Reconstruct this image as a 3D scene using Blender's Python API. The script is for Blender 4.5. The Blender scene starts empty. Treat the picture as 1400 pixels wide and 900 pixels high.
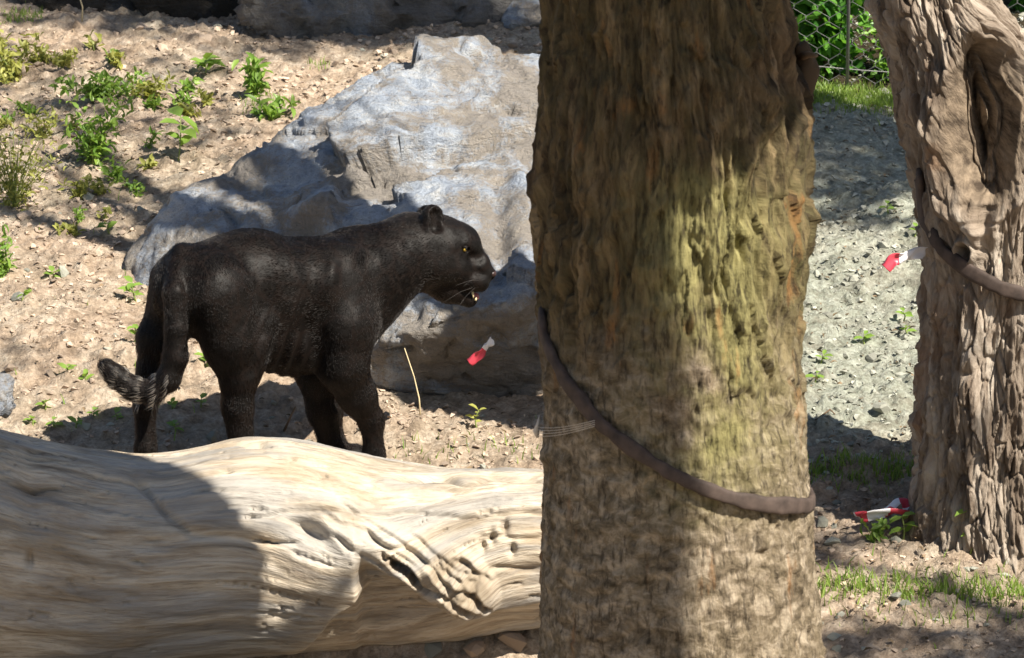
import bpy, bmesh, math, random
import numpy as np
from mathutils import Vector
R = math.radians
scene = bpy.context.scene
col = scene.collection
rng = np.random.default_rng(7)
random.seed(7)

# ------------------------------------------------------------------ camera
F = 4800.0; PITCH = R(9.5); CAMZ = 2.6
cam = bpy.data.cameras.new('camera'); camo = bpy.data.objects.new('camera', cam); col.objects.link(camo)
camo.location = (0, 0, CAMZ); camo.rotation_euler = (R(90) - PITCH, 0, 0)
cam.sensor_width = 36; cam.lens = F / 1400 * 36; cam.clip_start = .1; cam.clip_end = 500
cam.dof.use_dof = True; cam.dof.focus_distance = 11.4; cam.dof.aperture_fstop = 12.0
scene.camera = camo
# ------------------------------------------------------------------ sky, sun, exposure
SUN_AZ = R(45)      # from straight right, swung towards the camera side
SUN_EL = R(46)
S = np.array([math.cos(SUN_AZ) * math.cos(SUN_EL), -math.sin(SUN_AZ) * math.cos(SUN_EL), math.sin(SUN_EL)])
w = bpy.data.worlds.new('World'); scene.world = w; w.use_nodes = True
nt = w.node_tree; bg = nt.nodes['Background']
sky = nt.nodes.new('ShaderNodeTexSky'); sky.sky_type = 'NISHITA'; sky.sun_disc = False
sky.sun_elevation = SUN_EL; sky.sun_rotation = math.atan2(S[0], S[1])
nt.links.new(sky.outputs[0], bg.inputs[0]); bg.inputs[1].default_value = .052
sl = bpy.data.lights.new('sun', 'SUN'); sl.energy = 5.0; sl.angle = R(.55); sl.color = (1, .93, .82)
so = bpy.data.objects.new('sun', sl); col.objects.link(so)
so.rotation_euler = Vector((-S[0], -S[1], -S[2])).to_track_quat('-Z', 'Y').to_euler(); so.location = (8, 2, 12)
scene.view_settings.view_transform = 'Standard'; scene.view_settings.look = 'None'
scene.view_settings.exposure = 1.08; scene.view_settings.gamma = 1
scene.render.resolution_x = 1024; scene.render.resolution_y = 658

# ------------------------------------------------------------------ pixels to places
cp, sp_ = math.cos(PITCH), math.sin(PITCH)
def at(px, py, Y):
    """point on the pixel's ray at world depth Y"""
    a = (px - 700) / F; b = (450 - py) / F
    dy = cp + b * sp_; dz = -sp_ + b * cp
    t = Y / dy
    return np.array([a * t, Y, CAMZ + dz * t])
def mpp(Y): return Y / cp / F                 # metres per photo pixel at depth Y
def proj(P):
    P = np.asarray(P); d = P[..., 1] * cp - (P[..., 2] - CAMZ) * sp_
    u = P[..., 1] * sp_ + (P[..., 2] - CAMZ) * cp
    return 700 + F * P[..., 0] / d, 450 - F * u / d

# ------------------------------------------------------------------ noise
def _h(ix, iy, iz, seed):
    n = (ix.astype(np.uint32) * np.uint32(374761393) + iy.astype(np.uint32) * np.uint32(668265263)
         + iz.astype(np.uint32) * np.uint32(2147483647) + np.uint32(seed * 974711 & 0xffffffff))
    n = (n ^ (n >> np.uint32(13))) * np.uint32(1274126177); n ^= n >> np.uint32(16)
    n = n * np.uint32(2246822519); n ^= n >> np.uint32(15)
    return n.astype(np.float32) / np.float32(4294967295.0)
def vnoise(p, seed=0):
    p = np.asarray(p, np.float32); i = np.floor(p); f = p - i; i = i.astype(np.int64)
    u = f * f * f * (f * (f * 6 - 15) + 10)
    o = np.zeros(len(p), np.float32)
    for a in (0, 1):
        wx = u[:, 0] if a else 1 - u[:, 0]
        for b in (0, 1):
            wy = u[:, 1] if b else 1 - u[:, 1]
            for c in (0, 1):
                wz = u[:, 2] if c else 1 - u[:, 2]
                o += wx * wy * wz * _h(i[:, 0] + a, i[:, 1] + b, i[:, 2] + c, seed)
    return o * 2 - 1
def fbm(p, octv=4, seed=0, gain=.5):
    o = 0; a = 1; s = 0
    for k in range(octv):
        o = o + a * vnoise(p * (2.03 ** k), seed + k * 17); s += a; a *= gain
    return o / s
def ridged(p, octv=4, seed=0, gain=.5):
    o = 0; a = 1; s = 0
    for k in range(octv):
        o = o + a * (1 - np.abs(vnoise(p * (2.03 ** k), seed + k * 31)) * 2); s += a; a *= gain
    return o / s
def worley(p, seed=0):
    p = np.asarray(p, np.float32); i = np.floor(p).astype(np.int64); f = p - i
    f1 = np.full(len(p), 9., np.float32); f2 = f1.copy(); idv = np.zeros(len(p), np.float32)
    for a in (-1, 0, 1):
        for b in (-1, 0, 1):
            for c in (-1, 0, 1):
                q = (i[:, 0] + a, i[:, 1] + b, i[:, 2] + c)
                hx = _h(*q, seed)
                d = (a + hx - f[:, 0]) ** 2 + (b + _h(*q, seed + 5) - f[:, 1]) ** 2 + (c + _h(*q, seed + 9) - f[:, 2]) ** 2
                m = d < f1
                f2 = np.where(m, f1, np.minimum(f2, d)); idv = np.where(m, hx, idv); f1 = np.where(m, d, f1)
    return np.sqrt(f1), np.sqrt(f2), idv
def facets(p, seed=0):
    """chiselled relief: every cell a plane of its own tilt"""
    p = np.asarray(p, np.float32); i = np.floor(p).astype(np.int64); f = p - i
    f1 = np.full(len(p), 9., np.float32); val = np.zeros(len(p), np.float32)
    for a in (-1, 0, 1):
        for b in (-1, 0, 1):
            for c in (-1, 0, 1):
                q = (i[:, 0] + a, i[:, 1] + b, i[:, 2] + c); h1 = _h(*q, seed); h2 = _h(*q, seed + 5); h3 = _h(*q, seed + 9)
                dx, dy, dz = a + h1 - f[:, 0], b + h2 - f[:, 1], c + h3 - f[:, 2]; d = dx * dx + dy * dy + dz * dz
                v = dx * (_h(*q, seed + 21) - .5) + dy * (_h(*q, seed + 22) - .5) + dz * (_h(*q, seed + 23) - .5) + .5 * (_h(*q, seed + 24) - .5)
                m = d < f1; val = np.where(m, v, val); f1 = np.where(m, d, f1)
    return val
def sst(a, b, x):
    t = np.clip((x - a) / (b - a), 0, 1); return t * t * (3 - 2 * t)
def gau(x, s): return np.exp(-(x / s) ** 2)

# ------------------------------------------------------------------ mesh and object helpers
def mesh_np(name, V, Fc, smooth=True):
    V = np.asarray(V, np.float32); Fc = np.asarray(Fc, np.int32); k = Fc.shape[1]
    me = bpy.data.meshes.new(name)
    me.vertices.add(len(V)); me.vertices.foreach_set('co', V.ravel())
    me.loops.add(Fc.size); me.loops.foreach_set('vertex_index', Fc.ravel())
    me.polygons.add(len(Fc)); me.polygons.foreach_set('loop_start', np.arange(0, Fc.size, k, dtype=np.int32))
    me.update(calc_edges=True)
    me.polygons.foreach_set('use_smooth', np.full(len(Fc), smooth)); me.update()
    return me
def attr(me, name, data, vec=False):
    a = me.attributes.new(name, 'FLOAT_VECTOR' if vec else 'FLOAT', 'POINT')
    a.data.foreach_set('vector' if vec else 'value', np.asarray(data, np.float32).ravel())
def obj(name, me, m=None, parent=None):
    o = bpy.data.objects.new(name, me); col.objects.link(o)
    if m is not None and not me.materials: me.materials.append(m)
    if parent is not None: o.parent = parent
    return o
def tag(o, label=None, cat=None, group=None, kind=None):
    if label: o['label'] = label
    if cat: o['category'] = cat
    if group: o['group'] = group
    if kind: o['kind'] = kind
    return o
def empty(name, loc=(0, 0, 0)):
    o = bpy.data.objects.new(name, None); col.objects.link(o); o.location = loc; o.empty_display_size = .1
    return o
def grid_faces(nr, nc, wrap):
    r = np.arange(nr - 1)[:, None]; c = np.arange(nc if wrap else nc - 1)[None, :]; c2 = (c + 1) % nc
    return np.stack([r * nc + c, r * nc + c2, (r + 1) * nc + c2, (r + 1) * nc + c], -1).reshape(-1, 4)
def rel(V, loc): return np.asarray(V) - np.asarray(loc)[None, :]
def tube(pts, rad, n=6):
    """tapered tube along a polyline -> V, quads (open ends closed to a point)"""
    pts = np.asarray(pts, float); m = len(pts); rad = np.broadcast_to(np.asarray(rad, float), (m,))
    t = np.gradient(pts, axis=0); t /= np.linalg.norm(t, axis=1)[:, None] + 1e-9
    ref = np.array([0, 0, 1.]) if abs(t[0][2]) < .9 else np.array([1., 0, 0])
    V = []
    u = None
    for i in range(m):
        if u is None: u = np.cross(t[i], ref)
        u = u - t[i] * np.dot(u, t[i]); u /= np.linalg.norm(u) + 1e-9
        v = np.cross(t[i], u); a = np.arange(n) / n * 2 * math.pi
        V.append(pts[i] + rad[i] * (np.cos(a)[:, None] * u + np.sin(a)[:, None] * v))
    V = np.concatenate([[pts[0]] * n] + V + [[pts[-1]] * n])
    return V, grid_faces(m + 2, n, True)
class MB:
    def __init__(s): s.V = []; s.F = []; s.n = 0
    def add(s, V, Fc):
        V = np.asarray(V); Fc = np.asarray(Fc)
        if Fc.shape[1] == 3: Fc = np.concatenate([Fc, Fc[:, 2:]], 1)
        s.V.append(V); s.F.append(Fc + s.n); s.n += len(V)
    def tris(s):
        V = np.concatenate(s.V); Fq = np.concatenate(s.F)
        a = Fq[:, :3]; b = Fq[:, [0, 2, 3]]; T = np.concatenate([a, b[b[:, 1] != b[:, 2]]])
        T = T[(T[:, 0] != T[:, 1]) & (T[:, 1] != T[:, 2]) & (T[:, 0] != T[:, 2])]
        return V, T
    def build(s, name, m, parent=None, loc=None, smooth=True):
        V, T = s.tris()
        if loc is not None: V = rel(V, loc)
        return obj(name, mesh_np(name, V, T, smooth), m, parent)
def leaves_np(C, D, N, L, W, curl=.15):
    """batch of leaves: base C, direction D, up N, length L, width W -> V, tris (each 7 verts, 6 tris)"""
    C, D, N = map(np.asarray, (C, D, N)); n = len(C)
    D = D / (np.linalg.norm(D, axis=1)[:, None] + 1e-9)
    N = N - D * (N * D).sum(1)[:, None]; N /= np.linalg.norm(N, axis=1)[:, None] + 1e-9
    B = np.cross(D, N); L = np.broadcast_to(L, (n,))[:, None]; W = np.broadcast_to(W, (n,))[:, None]
    pr = [(0, 0, 0), (.3, .42, .08), (.3, -.42, .08), (.7, .34, .05), (.7, -.34, .05), (1, 0, -curl * 1.4), (.5, 0, -.05)]
    V = np.stack([C + D * L * a + B * W * b + N * L * (c if k != 5 else c) for k, (a, b, c) in enumerate(pr)], 1)
    T = np.array([(0, 6, 1), (0, 2, 6), (1, 6, 3), (2, 4, 6), (3, 6, 5), (4, 5, 6)])
    return V.reshape(-1, 3), (np.arange(n)[:, None, None] * 7 + T[None]).reshape(-1, 3)
def smooth_field(F3, o, h):
    pass
def surface_nets(G, org, h):
    ins = G < 0; nx, ny, nz = G.shape
    c = np.zeros((nx - 1, ny - 1, nz - 1), np.int8)
    for a in (0, 1):
        for b in (0, 1):
            for d in (0, 1): c += ins[a:nx - 1 + a, b:ny - 1 + b, d:nz - 1 + d]
    act = (c > 0) & (c < 8); idx = np.full(act.shape, -1, np.int64); I = np.argwhere(act); idx[act] = np.arange(len(I))
    P = np.zeros((len(I), 3)); cnt = np.zeros(len(I))
    corners = [(a, b, d) for a in (0, 1) for b in (0, 1) for d in (0, 1)]
    for i, A in enumerate(corners):
        for B in corners[i + 1:]:
            if sum(abs(A[k] - B[k]) for k in range(3)) != 1: continue
            ga = G[I[:, 0] + A[0], I[:, 1] + A[1], I[:, 2] + A[2]]; gb = G[I[:, 0] + B[0], I[:, 1] + B[1], I[:, 2] + B[2]]
            m = (ga < 0) != (gb < 0); t = np.where(m, ga / np.where(m, ga - gb, 1), 0)
            pt = np.array(A)[None] + t[:, None] * (np.array(B) - np.array(A))[None]
            P += pt * m[:, None]; cnt += m
    V = (I + P / cnt[:, None]) * h + np.asarray(org)[None]
    Q = []
    for ax in range(3):
        sl0 = [slice(None)] * 3; sl1 = [slice(None)] * 3; sl0[ax] = slice(0, -1); sl1[ax] = slice(1, None)
        E = np.argwhere(ins[tuple(sl0)] != ins[tuple(sl1)]); b, d = [(1, 2), (2, 0), (0, 1)][ax]
        ok = (E[:, b] > 0) & (E[:, d] > 0) & (E[:, b] < G.shape[b] - 1) & (E[:, d] < G.shape[d] - 1); E = E[ok]
        flip = ins[tuple(sl0)][E[:, 0], E[:, 1], E[:, 2]]
        q = []
        for (ob, od) in ((0, 0), (-1, 0), (-1, -1), (0, -1)):
            e = E.copy(); e[:, b] += ob; e[:, d] += od; q.append(idx[e[:, 0], e[:, 1], e[:, 2]])
        q = np.stack(q, 1); q[~flip] = q[~flip][:, ::-1]; Q.append(q)
    Q = np.concatenate(Q); return V, Q[:, ::-1] if False else Q
def vnormals(V, Q):
    n = np.cross(V[Q[:, 2]] - V[Q[:, 0]], V[Q[:, 3]] - V[Q[:, 1]]); N = np.zeros_like(V)
    for k in range(4): np.add.at(N, Q[:, k], n)
    return N / (np.linalg.norm(N, axis=1)[:, None] + 1e-12)
def relax(V, Q, it=2, lam=.5):
    for _ in range(it):
        A = np.zeros_like(V); c = np.zeros(len(V))
        for k in range(4):
            np.add.at(A, Q[:, k], V[Q[:, (k + 1) % 4]] + V[Q[:, (k + 3) % 4]]); np.add.at(c, Q[:, k], 2)
        V = V + lam * (A / c[:, None] - V)
    return V

# ------------------------------------------------------------------ materials
class NB:
    """small node builder"""
    def __init__(s, name, rough=.8, spec=.3):
        s.m = bpy.data.materials.new(name); s.m.use_nodes = True; s.t = s.m.node_tree; s.b = s.t.nodes['Principled BSDF']
        s.b.inputs['Roughness'].default_value = rough; s.b.inputs['Specular IOR Level'].default_value = spec
        s.out = s.t.nodes['Material Output']; s.obj = s.t.nodes.new('ShaderNodeTexCoord').outputs['Object']
    def n(s, k): return s.t.nodes.new(k)
    def l(s, a, b): s.t.links.new(a, b)
    def at(s, name, vec=False):
        a = s.n('ShaderNodeAttribute'); a.attribute_name = name; return a.outputs['Vector' if vec else 'Fac']
    def mapd(s, src, sc, loc=(0, 0, 0)):
        m = s.n('ShaderNodeMapping'); m.inputs['Scale'].default_value = sc; m.inputs['Location'].default_value = loc; s.l(src, m.inputs[0]); return m.outputs[0]
    def noise(s, src, scale=5, det=6, rough=.6, dist=0):
        t = s.n('ShaderNodeTexNoise'); t.inputs['Scale'].default_value = scale; t.inputs['Detail'].default_value = det
        t.inputs['Roughness'].default_value = rough; t.inputs['Distortion'].default_value = dist; s.l(src, t.inputs['Vector']); return t.outputs['Fac']
    def voro(s, src, scale, feat='F1', out='Distance'):
        t = s.n('ShaderNodeTexVoronoi'); t.feature = feat; t.inputs['Scale'].default_value = scale; s.l(src, t.inputs['Vector']); return t.outputs[out]
    def ramp(s, src, stops):
        r = s.n('ShaderNodeValToRGB'); e = r.color_ramp.elements
        while len(e) > 1: e.remove(e[-1])
        for i, (p, c) in enumerate(stops):
            q = e[0] if i == 0 else e.new(p); q.position = p
            c = (c, c, c) if not hasattr(c, '__len__') else c; q.color = (*c, 1)
        s.l(src, r.inputs[0]); return r.outputs[0]
    def mix(s, f, a, b, mode='MIX'):
        m = s.n('ShaderNodeMix'); m.data_type = 'RGBA'; m.blend_type = mode
        for v, i in ((f, m.inputs[0]), (a, m.inputs[6]), (b, m.inputs[7])):
            if hasattr(v, 'is_output'): s.l(v, i)
            else: i.default_value = v if not hasattr(v, '__len__') else (*v, 1)
        return m.outputs[2]
    def math(s, op, a, b=0, clamp=False):
        m = s.n('ShaderNodeMath'); m.operation = op; m.use_clamp = clamp
        for v, i in ((a, m.inputs[0]), (b, m.inputs[1])):
            if hasattr(v, 'is_output'): s.l(v, i)
            else: i.default_value = v
        return m.outputs[0]
    def bump(s, h, dist=.01, strg=1.0):
        b = s.n('ShaderNodeBump'); b.inputs['Distance'].default_value = dist; b.inputs['Strength'].default_value = strg
        s.l(h, b.inputs['Height']); s.l(b.outputs[0], s.b.inputs['Normal'])
    def base(s, c):
        if hasattr(c, 'is_output'): s.l(c, s.b.inputs['Base Color'])
        else: s.b.inputs['Base Color'].default_value = (*c, 1)
        return s

def m_plain(name, c, rough=.6, spec=.3, var=.15, scale=30):
    b = NB(name, rough, spec); n = b.noise(b.obj, scale, 4)
    b.base(b.ramp(n, [(.3, tuple(x * (1 - var) for x in c)), (.7, tuple(min(1, x * (1 + var)) for x in c))])); return b.m
def m_leaf(name, c1, c2, trans=.35, rough=.45):
    b = NB(name, rough, .35); g = b.n('ShaderNodeNewGeometry').outputs['Random Per Island']
    n = b.noise(b.obj, 9, 3); f = b.math('ADD', b.math('MULTIPLY', g, .7), b.math('MULTIPLY', n, .4))
    c = b.ramp(f, [(.1, c1), (.85, c2)]); b.base(c)
    tr = b.n('ShaderNodeBsdfTranslucent'); b.l(b.mix(.5, c, (c2[0] * 1.5, c2[1] * 1.5, c2[2] * .5)), tr.inputs[0])
    mx = b.n('ShaderNodeMixShader'); mx.inputs[0].default_value = trans
    b.l(b.b.outputs[0], mx.inputs[1]); b.l(tr.outputs[0], mx.inputs[2]); b.l(mx.outputs[0], b.out.inputs[0]); return b.m

def m_ground():
    b = NB('dirt', .95, .15); pale = b.at('pale'); cl = b.at('clod')
    n1 = b.noise(b.obj, 1.7, 8, .65); n2 = b.noise(b.obj, 14, 8, .7); n3 = b.noise(b.obj, 70, 5, .7)
    warm = b.ramp(n2, [(.3, (.17, .12, .08)), (.48, (.43, .325, .235)), (.68, (.64, .525, .41))])
    cool = b.ramp(n2, [(.3, (.13, .14, .105)), (.48, (.33, .35, .285)), (.68, (.50, .525, .445))])
    f = b.math('ADD', pale, b.math('MULTIPLY', b.math('SUBTRACT', n1, .5), 1.6), True)
    c = b.mix(f, warm, cool)
    c = b.mix(b.ramp(n3, [(.35, .55), (.62, 0)]), c, (.11, .085, .06))
    dk = b.noise(b.obj, 4.5, 5, .6)
    c = b.mix(b.math('MULTIPLY', b.ramp(dk, [(.55, 0), (.7, 1)]), .45), c, (.13, .10, .075))
    c = b.mix(b.at('mould'), c, (.045, .035, .02))
    b.base(c); b.bump(b.math('ADD', b.math('MULTIPLY', n2, .6), n3), .014, 1.0); return b.m
def m_stone(name, c, v=.35):
    b = NB(name, .85, .25); n = b.noise(b.obj, 3, 5); n2 = b.noise(b.obj, 40, 5, .7)
    oi = b.n('ShaderNodeObjectInfo').outputs['Random']; gi = b.n('ShaderNodeNewGeometry').outputs['Random Per Island']
    f = b.math('FRACT', b.math('ADD', oi, gi))
    c0 = b.ramp(f, [(0, tuple(x * (1 - v) for x in c)), (.5, c), (1, tuple(min(.75, x * (1 + v)) for x in c))])
    b.base(b.mix(b.ramp(n2, [(.35, .5), (.6, 0)]), c0, tuple(x * .5 for x in c))); b.bump(n2, .006, .7); return b.m
def m_boulder(name, light=1.0, brown=.5):
    b = NB(name, .5, .5)
    n1 = b.noise(b.obj, 2.3, 8, .62, .6); n2 = b.noise(b.obj, 9, 9, .7, 1.0); n3 = b.noise(b.obj, 60, 5, .75)
    st = b.noise(b.mapd(b.obj, (3, 9, 16)), 1.6, 7, .65, 1.2)
    k = light
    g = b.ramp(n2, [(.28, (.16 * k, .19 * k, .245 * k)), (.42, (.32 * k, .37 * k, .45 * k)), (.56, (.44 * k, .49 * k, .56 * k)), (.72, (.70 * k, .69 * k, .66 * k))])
    g = b.mix(b.math('MULTIPLY', b.ramp(st, [(.52, 0), (.62, 1)]), .5), g, (.62 * k, .61 * k, .58 * k))
    br = b.ramp(b.math('ADD', b.math('MULTIPLY', n1, .75), b.math('MULTIPLY', n3, .25)), [(.50 - .05 * brown, 0), (.565 - .05 * brown, 1)])
    g = b.mix(b.math('MULTIPLY', br, brown), g, (.25 * k, .20 * k, .14 * k))
    g = b.mix(b.ramp(n3, [(.3, .55), (.5, 0)]), g, (.11 * k, .105 * k, .10 * k))
    gr = b.noise(b.obj, 220, 3, .8); g = b.mix(b.math('MULTIPLY', b.ramp(gr, [(.35, 1), (.6, 0)]), .35), g, (.1 * k, .1 * k, .1 * k))
    b.base(g); b.l(b.ramp(n2, [(.3, .7), (.7, .38)]), b.b.inputs['Roughness'])
    b.bump(b.math('ADD', b.math('ADD', n2, b.math('MULTIPLY', st, .8)), b.math('MULTIPLY', n3, .4)), .045, .9); return b.m
def m_bark(name, kind):
    b = NB(name, .85, .25); g = b.at('gc', True)
    n = b.noise(b.mapd(g, (9, 9, 1.6)), 2.2, 9, .68, .5); m = b.noise(g, 2.4, 7, .6, .4); f = b.noise(b.mapd(g, (40, 40, 9)), 2, 6, .7)
    if kind == 1:
        h = b.noise(b.mapd(g, (20, 20, 26)), 1.1, 8, .72, .5)
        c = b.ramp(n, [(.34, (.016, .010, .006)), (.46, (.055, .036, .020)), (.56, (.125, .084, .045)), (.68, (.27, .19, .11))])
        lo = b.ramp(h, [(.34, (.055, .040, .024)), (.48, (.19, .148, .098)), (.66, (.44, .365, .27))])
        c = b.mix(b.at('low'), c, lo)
        c = b.mix(b.math('MULTIPLY', b.ramp(m, [(.36, 0), (.5, 1)]), b.at('moss_sunlit')), c, b.ramp(f, [(.3, (.065, .06, .02)), (.7, (.32, .285, .12))]))
        rust = b.noise(b.mapd(g, (5, 5, 1.3), (3, 1, 7)), 2.6, 6, .6)
        c = b.mix(b.math('MULTIPLY', b.ramp(rust, [(.6, 0), (.68, 1)]), .6), c, (.25, .115, .035))
        c = b.mix(b.math('MULTIPLY', b.ramp(f, [(.36, 1), (.47, 0)]), .7), c, (.025, .018, .010))
        bh = b.math('ADD', b.math('MULTIPLY', n, .8), b.math('ADD', b.math('MULTIPLY', h, .5), b.math('MULTIPLY', f, .6)))
    else:
        c = b.ramp(n, [(.3, (.045, .031, .022)), (.43, (.16, .122, .09)), (.55, (.32, .265, .21)), (.72, (.52, .46, .385))])
        c = b.mix(b.math('MULTIPLY', b.ramp(m, [(.55, 0), (.66, 1)]), .5), c, (.26, .12, .045))
        c = b.mix(b.at('scar_shade'), c, b.ramp(b.noise(b.mapd(g, (1, 1, .3)), 60, 5, .7), [(.35, (.05, .036, .025)), (.65, (.26, .20, .14))]))  # scar wood of the knot, darkened to carry the shade inside it
        bh = b.math('ADD', n, b.math('MULTIPLY', f, .8))
    b.base(c); b.bump(bh, .02, .9); return b.m
def m_wood():
    b = NB('weathered_wood', .7, .3); g = b.at('gc', True)
    n = b.noise(b.mapd(g, (1.1, 9, 9)), 2.2, 9, .62, .6); f = b.noise(b.mapd(g, (5, 70, 70)), 1.5, 6, .65, .4); m = b.noise(g, 3.2, 6, .6, .3)
    c = b.ramp(n, [(.30, (.13, .10, .07)), (.42, (.33, .275, .205)), (.55, (.50, .43, .335)), (.76, (.65, .59, .49))])
    c = b.mix(b.math('MULTIPLY', b.ramp(f, [(.38, 1), (.52, 0)]), .55), c, (.24, .18, .12))
    c = b.mix(b.math('MULTIPLY', b.ramp(m, [(.52, 0), (.66, 1)]), .5), c, (.33, .245, .15))
    gy = b.noise(b.mapd(g, (.6, 5, 5), (4, 2, 9)), 2, 6, .6); c = b.mix(b.math('MULTIPLY', b.ramp(gy, [(.48, 0), (.6, 1)]), .6), c, (.29, .29, .285))
    c = b.mix(b.at('dark'), c, (.16, .115, .065))
    sk = b.noise(b.mapd(g, (.9, 13, 13), (1, 7, 3)), 2.4, 8, .68, 1.0); c = b.mix(b.math('MULTIPLY', b.ramp(sk, [(.57, 0), (.66, 1)]), .45), c, (.17, .145, .12))
    b.base(c); b.bump(b.math('ADD', n, b.math('MULTIPLY', f, .7)), .012, .9); return b.m
def m_panther():
    b = NB('black_coat', .5, .12); n = b.noise(b.obj, 60, 5, .7)
    v = b.voro(b.obj, 15, 'DISTANCE_TO_EDGE')
    ros = b.ramp(b.math('ADD', v, b.math('MULTIPLY', b.math('SUBTRACT', n, .5), .15)), [(.04, (.008, .0055, .0045)), (.16, (.005, .004, .0035))])
    b.base(ros); b.bump(n, .003, .5)
    b.b.inputs['Sheen Weight'].default_value = .0; b.b.inputs['Sheen Roughness'].default_value = .4; b.b.inputs['Sheen Tint'].default_value = (.8, .65, .5, 1)
    return b.m
def m_hair(name, c, rough=.32):
    m = bpy.data.materials.new(name); m.use_nodes = True; t = m.node_tree; t.nodes.remove(t.nodes['Principled BSDF'])
    h = t.nodes.new('ShaderNodeBsdfHairPrincipled'); h.parametrization = 'COLOR'; h.inputs['Color'].default_value = (*c, 1)
    h.inputs['Roughness'].default_value = rough; h.inputs['Radial Roughness'].default_value = .6; h.inputs['IOR'].default_value = 1.31
    t.links.new(h.outputs[0], t.nodes['Material Output'].inputs[0]); return m

# ------------------------------------------------------------------ ground height
def g_base(x, y):
    x = np.asarray(x, float); y = np.asarray(y, float)
    z = .02 + .215 * (np.clip(y, 7.6, 17.5) - 9.8) + .10 * np.maximum(y - 17.5, 0) * (y < 60)
    z = np.where(y >= 60, .02 + .215 * 7.7 + 4.25, z)
    z = z + .03 * np.sin(x * 1.3 + .8) * np.sin(y * .9) + .02 * np.sin(x * 2.9 + y * 2.1)
    z = z - .22 * sst(10.35, 9.98, y) * sst(8.5, 9.2, y) * sst(1.0, .6, x)
    z = z - .11 * np.exp(-((x + .05) / .5) ** 2 - ((y - 11.95) / .30) ** 2)
    z = z - .055 * np.exp(-((x + .55) / .75) ** 2 - ((y - 11.15) / .42) ** 2)
    return z
def g_full(x, y, clod=False):
    x = np.asarray(x, float).ravel(); y = np.asarray(y, float).ravel(); p = np.stack([x, y, 0 * x], 1)
    z = g_base(x, y) + .028 * fbm(p * 2.6, 4, 3)
    f1, f2, idv = worley(p * 13 + .4 * np.stack([vnoise(p * 6, 8), vnoise(p * 6, 9), 0 * x], 1), 4)
    c = np.clip(1 - f1 * 1.35, 0, 1) ** .7 * np.where(idv > .45, 1, .15) * sst(-.35, .25, vnoise(p * 2.2, 44))
    f1b, _, idb = worley(p * 34, 14); c2 = np.clip(1 - f1b * 1.3, 0, 1) * np.where(idb > .4, 1, 0)
    z = z + .036 * c * (.7 + .6 * vnoise(p * 40, 61)) + .013 * c2 + .014 * fbm(p * 24, 3, 21) + .012 * facets(p * 17, 71)
    return (z, c) if clod else z
def gp(px, py):
    """where a pixel's ray meets the ground"""
    lo, hi = 7.0, 30.0
    for _ in range(40):
        m = (lo + hi) / 2; q = at(px, py, m)
        if q[2] > g_base(q[0], m): lo = m
        else: hi = m
    return at(px, py, lo)
def gz(x, y): return float(g_full([x], [y])[0])

def axis(fine0, fine1, step, far0, far1):
    a = np.arange(fine0, fine1, step); r = []; v = fine1; d = step
    while v < far1: r.append(v); d *= 1.22; v += d
    l = []; v = fine0; d = step
    while v > far0: d *= 1.22; v -= d; l.append(v)
    return np.array(l[::-1] + list(a) + r)
xs = axis(-2.45, 2.45, .0125, -120, 120); ys = axis(9.35, 17.0, .0132, -30, 160)
X, Y = np.meshgrid(xs, ys); z, cl = g_full(X, Y, True)
V = np.stack([X.ravel(), Y.ravel(), z], 1)
me = mesh_np('ground', V, grid_faces(len(ys), len(xs), False))
pale = sst(.5, 1.1, X.ravel()) * sst(11.0, 11.5, Y.ravel()) * .9 + .12
attr(me, 'mould', sst(14.9, 15.02, Y.ravel() + .1 * vnoise(V * 4, 5)) * sst(.3, .7, X.ravel())); attr(me, 'pale', pale); attr(me, 'clod', cl)
M_GROUND = m_ground()
ground = tag(obj('ground', me, M_GROUND), 'sloping bare dirt ground strewn with clods and gravel', None, None, 'structure')

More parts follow.
